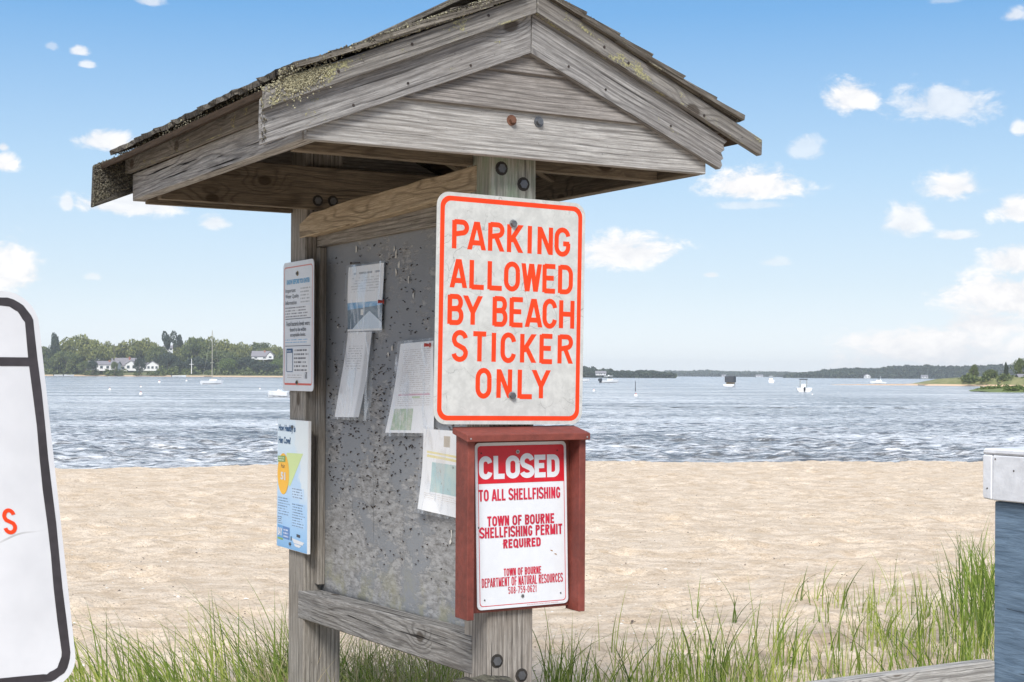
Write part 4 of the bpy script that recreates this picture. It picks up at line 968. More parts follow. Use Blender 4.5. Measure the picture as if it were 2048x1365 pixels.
PAP = [('printed notice with blue sea and sail photo in plastic sleeve, top of panel', [(1.065, .352), (.802, .352), (.815, .137), (1.082, .139)], f1, .063, .006, 0, 1),
       ('long faded white notice hanging in a sleeve below the sailing picture', [(1.085, .136), (.880, .134), (.955, -.145), (1.165, -.150)], f2, .064, .005, .012, 2),
       ('white notice of dense text with green photo beside the parking sign', [(.668, .091), (.455, .098), (.445, -.178), (.762, -.188)], f3, .064, .005, .006, 3),
       ('lowest white notice with yellow highlights and teal map beside red box', [(.497, -.166), (.235, -.166), (.235, -.418), (.520, -.408)], f4, .064, .006, .008, 4)]
for lab, c, fn, u0, bend, curl, sd in PAP:
    t = T('notice_sheet', lab, 'notice', base=(u0, c[3][0], z_(c[3][1])), group='notices pinned to the plywood panel')
    sheet('paper', c, paper_mat('notice print %d' % sd, fn), t, u0-.002, bend, sd, curl=curl)
    g = grow(c, 1.06); g = [(g[0][0]+.012, g[0][1]), g[1], g[2], (g[3][0]+.014, g[3][1]-.004)]
    if sd == 2: g = [(1.10, .14), (.872, .136), (.865, -.155), (1.195, -.157)]
    sheet('plastic_sleeve', g, M_SLEEVE, t, u0-.0035, bend, sd, curl=curl)
    # binder strip holes
    for k in range(3):
        b = .12+.38*k; q = Vector(g[3]).lerp(Vector(g[0]), b)
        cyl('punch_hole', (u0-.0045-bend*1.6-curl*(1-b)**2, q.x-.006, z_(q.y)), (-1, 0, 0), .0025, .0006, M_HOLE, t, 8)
M_PIN = plain('red push pin', (.50, .06, .05), .4)
pin = T('push_pin', 'small red push pin at the right edge of the sailing notice', 'pin', base=(.045, .80, z_(.228)), group='red push pins')
cyl('pin_head', (.055, .805, z_(.228)), (-1, .3, 0), .0045, .014, M_PIN, pin, 10, .006); cyl('pin_collar', (.060, .805, z_(.228)), (-1, .3, 0), .007, .003, M_PIN, pin, 10)
pin = T('push_pin', 'small red push pin holding the dense text notice top', 'pin', base=(.045, .475, z_(.085)), group='red push pins')
cyl('pin_head', (.055, .475, z_(.085)), (-1, .3, 0), .0045, .014, M_PIN, pin, 10, .006); cyl('pin_collar', (.060, .475, z_(.085)), (-1, .3, 0), .007, .003, M_PIN, pin, 10)
nl = T('nail', 'long dark nail bent across the top of the sailing notice', 'nail', base=(.05, 1.0, z_(.36)))
cyl('shank', (.052, 1.045, z_(.365)), (-.15, -1, -.05), .0018, .10, M_STAPLE, nl, 6); cyl('nail_head', (.052, 1.045, z_(.365)), (.15, 1, .05), .004, .002, M_STAPLE, nl, 8)

# ================================================================ LEFT SIGN
LM = KM
ls = T('roadside_sign', 'large leaning white sign board with thick black border at left edge', 'sign', base=(-1.5, -.5, 0))
lean = .113
fl = Frame((-1.215, -.5, z_(-.6225)), (1, 0, .0), (-lean, 0, 1)); fl.Y = Vector((-lean, 0, 1)); fl.N = Vector((0, -1, 0))
Wd = .62; Hh = .777; RR = .062
outl = rrect(-Wd, 0, 0, Hh, RR, 8)
slab('sign_board', outl, fl, 0, .012, M_BIG, ls)
# hand painted border of uneven width
o1 = rrect(-Wd+.010, .012, -.010, Hh-.012, .054, 8); i1 = rrect(-Wd+.027, .028, -.027, Hh-.028, .040, 8)
def wob(ps_, a, s): return [(x+a*math.sin(i*1.7+s), y+a*math.cos(i*2.3+s)) for i, (x, y) in enumerate(ps_)]
def dense(ps_, k=6):
    out_ = []
    for i in range(len(ps_)):
        a = Vector(ps_[i]); b = Vector(ps_[(i+1) % len(ps_)]); n = k if (a-b).length > .05 else 1
        for j in range(n): q = a.lerp(b, j/n); out_.append((q.x, q.y))
    return out_
ring('border', wob(dense(o1, 10), .0009, 0), wob(dense(i1, 10), .0012, 1), fl, .0126, M_BLK, ls)
flat('divider', [[(-Wd+.03, .632), (-.020, .632), (-.020, .649), (-Wd+.03, .649)]], fl, .0129, M_BLK, ls)
vsx = []
strokes("RESIDENTS"[:0]+"S", 0, .307, [(-.108, .022)], .047, .0075, Frame(fl(0, 0, 0), (1, 0, 0), (0, 0, 1)) if False else fl, .0129, M_ORANGE, ls)
box('sign_post', (-1.58, -.486, -.3), (-1.50, -.40, z_(.10)), W_POST, ls, (0, 0, 1), .004)

# ================================================================ BLUE POST AND RAIL
bp = T('blue_gate_post', 'thick blue stained post with white painted cap at right edge', 'post', base=(2.1, -.2, 0))
box('post_body', (1.953, -.33, -.35), (2.28, .012, z_(-.418)), M_BLUE, bp, (0, 0, 1), .004)
prism('post_cap', [(1.930, -.36, z_(-.414)), (1.930, .0015, z_(-.414)), (1.930, .0015, z_(-.262)), (1.930, -.36, z_(-.262))], (.385, 0, 0), M_CAP, bp, (0, 1, 0), .004)
prism('post_cap', [(1.930, .0035, z_(-.413)), (1.930, .040, z_(-.410)), (1.930, .044, z_(-.40)), (1.930, .044, z_(-.262)), (1.930, .0035, z_(-.262))], (.385, 0, 0), M_CAP, bp, (0, 1, 0), .004)
prism('cap_top', [(1.928, -.36, z_(-.2605)), (1.928, .046, z_(-.2605)), (1.930, .042, z_(-.240)), (1.930, -.36, z_(-.240))], (.39, 0, 0), M_CAP, bp, (0, 1, 0), .006)
for (vv_, zz_) in ((-.012, -.275), (.022, -.375), (-.09, -.31)): cyl('nail_head', (1.9295, vv_, z_(zz_)), (-1, 0, 0), .0028, .001, M_STAPLE, bp, 8)
fr_ = T('fence_rail', 'low pale weathered fence rail running into the blue post', 'fence', base=(1.3, .02, 0))
prism('rail', [(.55, .0, z_(-1.06)), (1.949, .0, z_(-1.055)), (1.949, .0, z_(-.953)), (.55, .0, z_(-.953))], (0, .05, 0), W_PALE, fr_, (1, 0, 0), .004)
box('fence_post', (.62, .052, -.35), (.70, .13, z_(-.99)), W_PALE, fr_, (0, 0, 1), .003)
box('fence_post', (1.70, .052, -.35), (1.78, .13, z_(-.99)), W_PALE, fr_, (0, 0, 1), .003)
# rotten post top at the kiosk foot
st = T('rotten_stump', 'blackened rotten post stump at foot of the near kiosk post', 'stump', base=(-.08, -.14, 0))
vs = []; fs = []; n = 22; rr = random.Random(5)
ro = [.095*(1+rr.uniform(-.10, .10)) for _ in range(n)]
lev = [(-.35, 1.0), (.45, 1.0), (.60, .98), (z_(-.795)-.012, .93), (z_(-.795), .80), (z_(-.79), .5), (z_(-.80), .2)]
for (zz, k) in lev:
    for i in range(n):
        a = 2*math.pi*i/n; r = ro[i]*k*(1+rr.uniform(-.03, .03)); vs.append((-.085+r*math.cos(a), -.13+r*math.sin(a)*.8, zz+rr.uniform(-.004, .004)))
for j in range(len(lev)-1):
    for i in range(n): fs.append((j*n+i, j*n+(i+1) % n, (j+1)*n+(i+1) % n, (j+1)*n+i))
fs.append(tuple((len(lev)-1)*n+i for i in range(n)))
o = mesh_obj('stump_wood', vs, fs, W_ROT, st, st.base, smooth=True)
ul = o.data.uv_layers.new(name='UVMap'); ul.data.foreach_set('uv', [c for lp in o.data.loops for c in (o.data.vertices[lp.vertex_index].co.z+o.data.vertices[lp.vertex_index].co.x, o.data.vertices[lp.vertex_index].co.y+o.data.vertices[lp.vertex_index].co.x)])

# ================================================================ BEACH, WATER
def shore(X): return 31.8+.20*np.clip(X, -30, 30)+.40*np.sin(X*.31+1)+.16*np.sin(X*1.1)+.08*np.sin(X*2.7+2)
_rs = np.random.RandomState(3)
_wv = [(_rs.uniform(.6, 9), _rs.uniform(0, 6.28), _rs.uniform(0, 6.28)) for _ in range(34)]
def beach(X, Y):
    d = shore(X)-Y
    z = np.where(d > 0, GZ*(1-np.exp(-np.maximum(d, 0)/5.5))/(1-math.exp(-26/5.5)), d*.07)
    z = np.minimum(z, GZ)
    und = np.zeros_like(X)
    for k, a, p in _wv:
        und += np.sin((X*math.cos(a)*.75+Y*math.sin(a)*1.5)*k+p)/k**.8
    z = z+und*.0065*np.clip(d/2, 0.1, 1)
    z += .20*np.exp(-(((X-3.3)/1.3)**2+((Y-9.6)/1.3)**2))+.08*np.exp(-(((X-1.6)/1.6)**2+((Y-8.2)/.8)**2))
    return z
def beach_mesh():
    xs = np.concatenate([np.linspace(-90, -16, 30), np.linspace(-15.5, 15.5, 440), np.linspace(16, 90, 30)])
    ys = np.concatenate([np.linspace(-60, 2, 20), np.linspace(2.5, 16, 260), np.linspace(16.1, 40, 230), np.linspace(41, 60, 6)])
    X, Y = np.meshgrid(xs, ys); Z = beach(X, Y)
    rs = np.random.RandomState(5)
    for _ in range(5200):                                # scuffs and footprints
        cx = rs.uniform(-12, 12); cy = rs.uniform(6, 33); s = rs.uniform(.06, .15); dp = rs.uniform(.010, .034)
        m = (np.abs(X-cx) < .6) & (np.abs(Y-cy) < .6)
        if not m.any(): continue
        r2 = ((X[m]-cx)/s)**2+((Y[m]-cy)/(s*1.0))**2
        Z[m] += -dp*np.exp(-r2)+dp*.55*np.exp(-((np.sqrt(r2)-1.6)**2)*2)
    ny, nx = X.shape
    idx = np.arange(nx*ny).reshape(ny, nx)
    f = np.stack([idx[:-1, :-1], idx[:-1, 1:], idx[1:, 1:], idx[1:, :-1]], -1).reshape(-1, 4)
    return np.stack([X, Y, Z], -1).reshape(-1, 3), f
def np_mesh(name, co, f, mat, smooth=True, parent=None):
    me = bpy.data.meshes.new(name); me.vertices.add(len(co)); me.vertices.foreach_set('co', np.asarray(co, dtype=np.float32).ravel())
    k = f.shape[1]; me.loops.add(f.size); me.loops.foreach_set('vertex_index', f.ravel().astype(np.int32))
    me.polygons.add(len(f)); me.polygons.foreach_set('loop_start', np.arange(0, f.size, k, dtype=np.int32)); me.polygons.foreach_set('loop_total', np.full(len(f), k, dtype=np.int32))
    if smooth: me.polygons.foreach_set('use_smooth', np.ones(len(f), dtype=bool))
    me.update(calc_edges=True); me.materials.append(mat)
    o = bpy.data.objects.new(name, me); COL.objects.link(o)
    if parent: o.parent = parent
    return o
co, f = beach_mesh(); tag(np_mesh('beach_sand', co, f, M_SAND), kind='structure')
def bz(x, y): return float(beach(np.array([float(x)]), np.array([float(y)]))[0])
# seabed / inland ground out to the horizon
S = 2650
tag(mesh_obj('ground', [(-S, -S, -1.6), (S, -S, -1.6), (S, S, -1.6), (-S, S, -1.6)], [(0, 1, 2, 3)], M_SAND), kind='structure')
def water_mesh():
    nr, ncol = 900, 430
    s = .05*(1.0064**np.arange(nr)-1)/.0064-2.2
    t_ = np.linspace(-1, 1, ncol)
    Tt, Ss = np.meshgrid(t_, s)
    Y0 = 31.8+Ss; X = Tt*(Y0*.44+3); Y = shore(X)+Ss-np.where(Ss > 60, .2*np.clip(X, -30, 30), 0)*1.0
    rs = np.random.RandomState(9); H = np.zeros_like(X)
    dy = np.gradient(Y, axis=0); dx = np.abs(np.gradient(X, axis=1))
    gust = .75+.35*np.sin(X*.035+Y*.021+1)*np.sin(Y*.05-X*.01)
    for i in range(46):
        lam = .30*(1.058**i); a = rs.normal(0, .55)+.12; k = 2*math.pi/lam; amp = .0185*lam**.80*(1 if lam < 1.5 else (1.5/lam)**1.4)
        p = rs.uniform(0, 6.28)
        att = np.clip((lam-2.2*dy)/(2.5*dy+1e-6), 0, 1)*np.clip((lam/max(abs(math.sin(a)), .15)-2*dx)/(2*dx+1e-6), 0, 1)
        
        ph = k*(X*math.sin(a)+Y*math.cos(a))+p+.6*np.sin(X*.5/lam+p)
        H += amp*att*(np.sin(ph)+.25*np.sin(2*ph+.6))*.42
    sd = np.clip((Ss+2.0)/6, .12, 1); H = H*sd*gust
    idx = np.arange(nr*ncol).reshape(nr, ncol)
    f = np.stack([idx[:-1, :-1], idx[:-1, 1:], idx[1:, 1:], idx[1:, :-1]], -1).reshape(-1, 4)
    return np.stack([X, Y, H], -1).reshape(-1, 3), f
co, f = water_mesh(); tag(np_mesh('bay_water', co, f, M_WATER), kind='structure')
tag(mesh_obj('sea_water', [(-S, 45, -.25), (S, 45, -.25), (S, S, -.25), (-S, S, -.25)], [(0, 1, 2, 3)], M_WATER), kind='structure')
# shells and pebbles
def pebbles(name, n, mat, seed, smin, smax, flatk=.45):
    rs = random.Random(seed); vs = []; fs = []
    base = [(1, 0, 0), (.3, .9, 0), (-.8, .6, 0), (-.9, -.5, 0), (.2, -1, 0), (0, 0, 1), (0, 0, -1)]
    for _ in range(n):
        y = 6.5+25*rs.random()**1.6; x = rs.uniform(-.40, .40)*y; s = rs.uniform(smin, smax)*(1 if rs.random() < .93 else 2.0); a = rs.uniform(0, 6.28); i0 = len(vs); z = bz(x, y)
        for b in base:
            q = [c*s*rs.uniform(.7, 1.2) for c in b]; vs.append((x+q[0]*math.cos(a)-q[1]*math.sin(a)*.7, y+q[0]*math.sin(a)+q[1]*math.cos(a)*.7, z+q[2]*flatk+.002))
        for k in range(5): fs.append((i0+k, i0+(k+1) % 5, i0+5)); fs.append((i0+(k+1) % 5, i0+k, i0+6))
    o = mesh_obj(name, vs, fs, mat); tag(o, kind='stuff'); return o
tag(pebbles('shell_fragments', 3200, plain('bleached shell', (.72, .69, .63), .6, var=.2), 1, .004, .012), 'white broken shells scattered over the sand', 'shells')
tag(pebbles('pebbles', 2600, plain('dark pebble', (.13, .10, .08), .8, var=.4), 2, .004, .012), 'small dark pebbles and weed bits scattered over the sand', 'pebbles')

# ================================================================ GRASS
def grass(name, tufts, mat, seed, wid=(.0018, .0040)):
    """tufts: (x, y, nblades, height, spread, lean_x, lean_spread)"""
    rs = np.random.RandomState(seed); V = []; F = []; base = 0; seg = 7
    for (x, y, nb, h, sp, lx, lsd) in tufts:
        for _ in range(nb):
            bx = x+rs.normal(0, sp); by = y+rs.normal(0, sp); z0 = bz(bx, by)-.02
            hh_ = h*rs.uniform(.45, 1.12); az_ = rs.uniform(0, 6.28); ln = abs(rs.normal(0, lsd))
            dx = lx*rs.uniform(.4, 1.5)+ln*math.cos(az_); dyv = ln*math.sin(az_); w_ = rs.uniform(*wid)
            pw = rs.uniform(1.6, 2.8); droop = rs.uniform(0, .22)*(abs(dx)+.1)
            fa = rs.uniform(-.9, .9)
            tt = np.linspace(0, 1, seg+1)
            px = bx+dx*hh_*tt**pw; py = by+dyv*hh_*tt**pw; pz = z0+hh_*(tt-droop*tt**3)*(1-.12*min(1.5, abs(dx)))
            ww = w_*(1-tt**2.2)*np.minimum(1, .55+tt*2)+.0002
            ox, oy = math.cos(fa), math.sin(fa)
            a = np.stack([px-ox*ww, py-oy*ww, pz], -1); b = np.stack([px+ox*ww, py+oy*ww, pz], -1)
            V.append(np.stack([a, b], 1).reshape(-1, 3))
            i = base+2*np.arange(seg)
            F.append(np.stack([i, i+1, i+3, i+2], -1)); base += 2*(seg+1)
    return np_mesh(name, np.concatenate(V), np.concatenate(F), mat, smooth=True)
def wx(px, y): return (px-1024)/FPX*y
rs = random.Random(21); tg = []; td = []; tdry = []
for _ in range(300):                                    # right of the kiosk
    y = rs.uniform(4.7, 7.9); x = wx(rs.uniform(1075, 2060), y); 
    dens = (1 if y < 7.2 else .5)*(1 if math.sin(x*4.1+y*1.3)+math.sin(x*1.7-y*2.2+1) >-.9 else .35)
    if rs.random() > dens: continue
    (tg if rs.random() < .72 else td).append((x, y, rs.randint(4, 9), rs.uniform(.30, .56)*(1.0 if y < 7 else .75), .05, rs.uniform(-.2, .2), .34))
    if rs.random() < .4: tdry.append((x, y, rs.randint(3, 7), rs.uniform(.15, .40), .09, 0, .6))
for _ in range(26):                                     # taller clump beside the blue post
    y = rs.uniform(7.3, 9.4); px = min(2030, rs.gauss(1975, 34)); x = wx(px, y)
    td.append((x, y, rs.randint(4, 8), rs.uniform(.34, .60), .05, rs.uniform(-.35, .1), .30)); tg.append((x, y, 5, rs.uniform(.25, .5), .07, -.1, .45))
for _ in range(42):
    y = rs.uniform(7.6, 9.3); x = wx(rs.uniform(1640, 1930), y)
    tg.append((x, y, rs.randint(2, 6), rs.uniform(.16, .34), .06, rs.uniform(-.2, .1), .45))
for px, y in ((1390, 8.6), (1600, 9.2), (1690, 9.0), (1470, 8.4)):
    td.append((wx(px, y), y, 4, .32, .015, 0, .5))
for _ in range(84):                                    # left of the kiosk, swept to the left
    y = rs.uniform(4.9, 7.2); x = wx(rs.uniform(120, 640), y)
    hb = .44+.17*math.exp(-((x-wx(510, y))/.35)**2)+.10*math.exp(-((x-wx(190, y))/.25)**2)
    (tg if rs.random() < .55 else td).append((x, y, rs.randint(5, 11), hb*rs.uniform(.75, 1.1), .05, -rs.uniform(.1, .75), .22))
    if rs.random() < .4: tdry.append((x, y, rs.randint(3, 8), rs.uniform(.2, .38), .08, -.3, .5))
for _ in range(230):                                    # round the far post and below the panel
    y = rs.uniform(5.0, 6.6); x = wx(rs.uniform(560, 940), y)
    (td if x < wx(720, y) else tg).append((x, y, rs.randint(4, 9), rs.uniform(.36, .56), .05, rs.uniform(-.5, .3), .55))
    tdry.append((x, y, rs.randint(6, 12), rs.uniform(.34, .54), .08, rs.uniform(-.3, .3), .9))
for _ in range(60):
    y = rs.uniform(4.2, 5.2); x = wx(rs.uniform(100, 2000), y)
    tg.append((x, y, 7, rs.uniform(.3, .45), .06, 0, .35))
tag(grass('beach_grass', tg, M_GRASS, 1), 'yellow green beach grass growing round the kiosk foot', 'grass', kind='stuff')
tag(grass('dark_beach_grass', td, M_GRASSD, 2, (.0022, .0050)), 'darker broad bladed beach grass among the paler tufts', 'grass', kind='stuff')
tag(grass('dry_grass', tdry, M_DRY, 3, (.0012, .0026)), 'dry straw coloured dead grass matted low among green blades', 'grass', kind='stuff')

# ================================================================ FAR SHORES
def leaf_quads(centres, size, rs, flat_=.0):
    n = len(centres); a = rs.normal(size=(n, 3)); a[:, 2] *= .8; a /= np.linalg.norm(a, axis=1)[:, None]
    b = np.cross(a, rs.normal(size=(n, 3))); b /= np.linalg.norm(b, axis=1)[:, None]
    s = size*rs.uniform(.6, 1.4, (n, 1)); c = centres
    v = np.stack([c-a*s-b*s*.7, c+a*s-b*s*.7, c+a*s+b*s*.7, c-a*s+b*s*.7], 1).reshape(-1, 3)
    return v, np.arange(4*n).reshape(n, 4)
def crown_points(rs, kind, n):
    """unit crown: x,y in -1..1, z 0..1"""
    out_ = []
    if kind == 'round':
        cl = []
        for _ in range(44):
            d = rs.normal(size=3); d /= np.linalg.norm(d); d[2] = abs(d[2])*(1 if rs.rand() < .75 else -.8); q = rs.uniform(.72, 1)
            cl.append((.74*d[0]*q, .74*d[1]*q, .46+.40*d[2]*q, rs.uniform(.17, .28)))
    elif kind == 'cone':
        cl = [(rs.normal(0, .10), rs.normal(0, .10), z, .62*(1-z)**.6*rs.uniform(.8, 1.1)+.08) for z in np.linspace(.08, .93, 16)]
    elif kind == 'pine':
        cl = [(rs.uniform(-.8, .8), rs.uniform(-.6, .6), rs.uniform(.55, .95), rs.uniform(.15, .3)) for _ in range(10)]+[(0, 0, .92, .3)]
    else:                                                # low shrub
        cl = [(rs.uniform(-.85, .85), rs.uniform(-.8, .8), rs.uniform(.2, .7), rs.uniform(.25, .4)) for _ in range(14)]
    per = n//len(cl)
    for (x, y, z, r) in cl:
        d = rs.normal(size=(per, 3)); d /= np.linalg.norm(d, axis=1)[:, None]; rr_ = r*rs.uniform(.55, 1, (per, 1))**.5
        q = d*rr_; out_.append(np.stack([x+q[:, 0], y+q[:, 1], z+q[:, 2]*.62], -1))
    return np.concatenate(out_)
M_LEAVES = [mat_leaf('olive green foliage', (.13, .15, .05), (.26, .27, .085), .8, .2), mat_leaf('deep green foliage', (.07, .095, .04), (.17, .20, .07), .8, .15),
            mat_leaf('dark evergreen foliage', (.03, .045, .035), (.07, .09, .055), .8, .1), mat_leaf('fresh green foliage', (.085, .125, .030), (.15, .20, .055), .8, .25)]
M_BARK = plain('grey bark', (.13, .11, .09), .9, var=.3)
CM = {}
def crown_mesh(kind, mi, var, n=3000):
    k = (kind, mi, var)
    if k not in CM:
        rs_ = np.random.RandomState(hash((kind, mi, var)) % 1000 if False else (len(kind)*97+mi*13+var*7)); p = crown_points(rs_, kind, n)
        v, f = leaf_quads(p, .030, rs_); o = np_mesh('crown', v, f, M_LEAVES[mi], smooth=False); me = o.data; bpy.data.objects.remove(o); CM[k] = me
    return CM[k]
TM = {}
def trunk_mesh():
    if 't' in TM: return TM['t']
    vs = []; fs = []
    def limb(a, b, r0, r1, n=6):
        a = Vector(a); b = Vector(b); q = (b-a).to_track_quat('Z', 'Y'); i0 = len(vs)
        for (c, r) in ((a, r0), (b, r1)):
            for i in range(n): vs.append(c+q @ Vector((r*math.cos(6.283*i/n), r*math.sin(6.283*i/n), 0)))
        for i in range(n): fs.append((i0+i, i0+(i+1) % n, i0+n+(i+1) % n, i0+n+i))
    limb((0, 0, -.05), (.01, 0, .4), .035, .025); limb((.01, 0, .4), (-.02, .03, .8), .025, .01)
    for a in range(5):
        an = a*1.3; limb((.0, 0, .25+.08*a), (.45*math.cos(an), .45*math.sin(an), .5+.08*a), .014, .005)
    o = mesh_obj('trunk', vs, fs, M_BARK); me = o.data; bpy.data.objects.remove(o); TM['t'] = me; return me
def tree(px, ytop, wpx, dist, kind, mi, label, group, base_z=1.0, name='broadleaf_tree', cut=.12):
    X = (px-1024)/FPX*dist; top = EYE+(horizon(px)-ytop)/FPX*dist; H = top-base_z; W = wpx/2/FPX*dist
    e = bpy.data.objects.new(name, None); COL.objects.link(e); e.location = (X, dist, base_z); e.rotation_euler = (0, 0, random.uniform(-.5, .5)); tag(e, label, 'tree', group)
    c = bpy.data.objects.new('crown', crown_mesh(kind, mi, random.randint(0, 2))); COL.objects.link(c); c.parent = e; c.scale = (W, W*.9, H*(1-cut)/.98); c.location = (0, 0, H*cut)
    tk = bpy.data.objects.new('trunk', trunk_mesh()); COL.objects.link(tk); tk.parent = e; tk.scale = (H*.8, H*.8, H*.95)
    return e
# left far shore land
M_TURF = plain('shore meadow', (.16, .17, .07), .9, var=.35, bscale=.6)
M_SPIT = plain('far beach sand', (.62, .45, .29), .9, var=.15, bscale=.4)
def strip(name, X0, X1, Y0, zf, mat, depth=90, n=60, label=None):
    xs = np.linspace(X0, X1, n); prof = [(0, -.6), (1.5, .25), (5, .7), (14, 1.1), (40, 2.6), (depth, 4.0)]
    vs = []; rs_ = np.random.RandomState(int(abs(X0))+3)
    for i, x in enumerate(xs):
        k = min(1, min(i, n-1-i)/5+.02)
        for (d, z) in prof: vs.append((x+rs_.normal(0, .2), Y0+d+rs_.normal(0, .25)+(1-k)*8, -.6+(z*zf+.6)*k if z > 0 else z))
    m_ = len(prof); fs = [(i*m_+j, (i+1)*m_+j, (i+1)*m_+j+1, i*m_+j+1) for i in range(n-1) for j in range(m_-1)]
    o = mesh_obj(name, vs, fs, mat, smooth=True); tag(o, kind='structure'); return o
strip('far_shore', -330, -70, 628, 1.0, M_TURF, 160)
tag(mesh_obj('far_beach', [(-205, 622, -.1), (-88, 620, -.1), (-88, 629, .55), (-205, 629, .45)], [(0, 1, 2, 3)], M_SPIT), kind='structure')
Lt = [ # px, top, width, dist, kind, mat, cut, label
 (186, 718, 17, 622, 'round', 2, .0, 'small dark tree before the left end of the long house'),
 (229, 722, 12, 622, 'round', 1, .0, 'small shrubby tree between long house and gabled house'),
 (279, 714, 22, 622, 'round', 2, .0, 'dark tree between the gabled house and the cottage'),
 (108, 672, 46, 640, 'cone', 2, .02, 'dark pointed evergreen, leftmost tree on the far shore'),
 (158, 668, 74, 650, 'round', 0, .05, 'tall olive domed tree beside the dark pointed evergreen'),
 (188, 684, 60, 645, 'round', 0, .05, 'olive tree right of the tall domed tree above the house'),
 (132, 700, 50, 636, 'round', 1, .0, 'lower green tree in front of the tall olive dome'),
 (214, 682, 38, 668, 'round', 0, .1, 'small round tree peeping over the long house roof'),
 (240, 692, 40, 675, 'round', 1, .1, 'green tree behind the left end of the white house'),
 (262, 674, 54, 668, 'round', 0, .1, 'light topped tree behind the white house gable'),
 (290, 675, 46, 672, 'round', 0, .1, 'second light topped tree behind the white house'),
 (316, 690, 44, 668, 'round', 1, .05, 'dark broad tree behind the small white cottage'),
 (347, 670, 32, 672, 'pine', 2, .1, 'spindly pine rising over the far treeline'),
 (335, 704, 50, 655, 'round', 2, .0, 'dark low tree right of the white cottage'),
 (372, 684, 46, 668, 'round', 0, .05, 'yellow green tree right of the spindly pine'),
 (394, 671, 52, 662, 'round', 1, .05, 'tall dark tree left of the sailing mast'),
 (418, 674, 50, 665, 'round', 0, .05, 'light green dome behind the sailing mast'),
 (446, 678, 58, 668, 'round', 0, .05, 'broad olive tree right of the sailing mast'),
 (400, 712, 56, 648, 'round', 2, .0, 'dark thicket tree low behind the mast'),
 (440, 698, 66, 650, 'round', 1, .0, 'wide rounded tree under the broad olive tree'),
 (482, 680, 40, 664, 'round', 0, .05, 'round olive tree near the grey roofed house'),
 (455, 716, 40, 640, 'round', 3, .0, 'bright green young tree close to the far beach'),
 (520, 682, 54, 668, 'round', 1, .1, 'open crowned tree behind the grey roofed house'),
 (495, 712, 44, 645, 'round', 2, .0, 'dark tree below the grey roofed house'),
 (548, 686, 40, 662, 'round', 0, .05, 'olive tree right of the grey roofed house'),
 (532, 724, 54, 640, 'round', 2, .0, 'dark bushy tree in front of the grey roofed house'),
 (556, 716, 34, 642, 'round', 3, .0, 'yellow green bushy tree behind the water quality sign'),
 (590, 690, 60, 660, 'round', 1, .05, 'green tree hidden behind the far kiosk post'),
 (366, 722, 44, 642, 'round', 2, .0, 'dark bushy tree low by the white flag mast'),
 (170, 722, 26, 628, 'round', 1, .0, 'small green tree at left end of the long house'),
 (82, 690, 60, 655, 'round', 1, .0, 'green tree partly behind the large left sign')]
for (px, yt, wp, d, kd, mi, ct, lab) in Lt:
    nm = {'cone': 'evergreen_tree', 'pine': 'pine_tree'}.get(kd, 'broadleaf_tree')
    tree(px, yt, wp*(1.0 if kd == 'cone' else 1.45), d, kd, mi, lab, 'trees on the left far shore', base_z=1.4, name=nm, cut=ct)
# low undergrowth along the bank
def thicket(name, pts, size, mat, n_each, leaf, seed, label):
    rs_ = np.random.RandomState(seed); P_ = []
    for (x, y, z, w_, h_) in pts:
        d = rs_.normal(size=(n_each, 3)); d /= np.linalg.norm(d, axis=1)[:, None]; d[:, 2] = np.abs(d[:, 2]); r = rs_.uniform(.6, 1, (n_each, 1))
        P_.append(np.array([x, y, z])+d*r*np.array([w_, w_*.8, h_]))
    v, f = leaf_quads(np.concatenate(P_), leaf, rs_); o = np_mesh(name, v, f, mat, smooth=False); tag(o, label, 'thicket', kind='stuff'); return o
rs = random.Random(4)
thicket('shore_undergrowth', [(wx(rs.choice((rs.uniform(90, 178), rs.uniform(325, 600), rs.uniform(325, 600), rs.uniform(214, 232))), 640), rs.uniform(634, 650), 1.0, rs.uniform(2, 4.5), rs.uniform(1.5, 4.0)) for _ in range(120) if True], 1, M_LEAVES[1], 70, .36, 1, 'dense dark undergrowth along the foot of the far left bank')
thicket('garden_shrubs', [(wx(rs.choice((rs.uniform(172, 200), rs.uniform(212, 232), rs.uniform(236, 246), rs.uniform(270, 330))), 626), rs.uniform(624, 628), .5, rs.uniform(1.0, 2.0), rs.uniform(1.3, 3.0)) for _ in range(26)], 1, M_LEAVES[1], 60, .3, 9, 'green garden shrubs screening the far white houses')
thicket('woodland_behind', [(wx(rs.uniform(80, 620), 700), rs.uniform(690, 710), 2.0, rs.uniform(4, 7), rs.uniform(7, 10)) for _ in range(90)], 1, M_LEAVES[1], 110, .55, 2, 'green woodland behind the far left houses and trees')
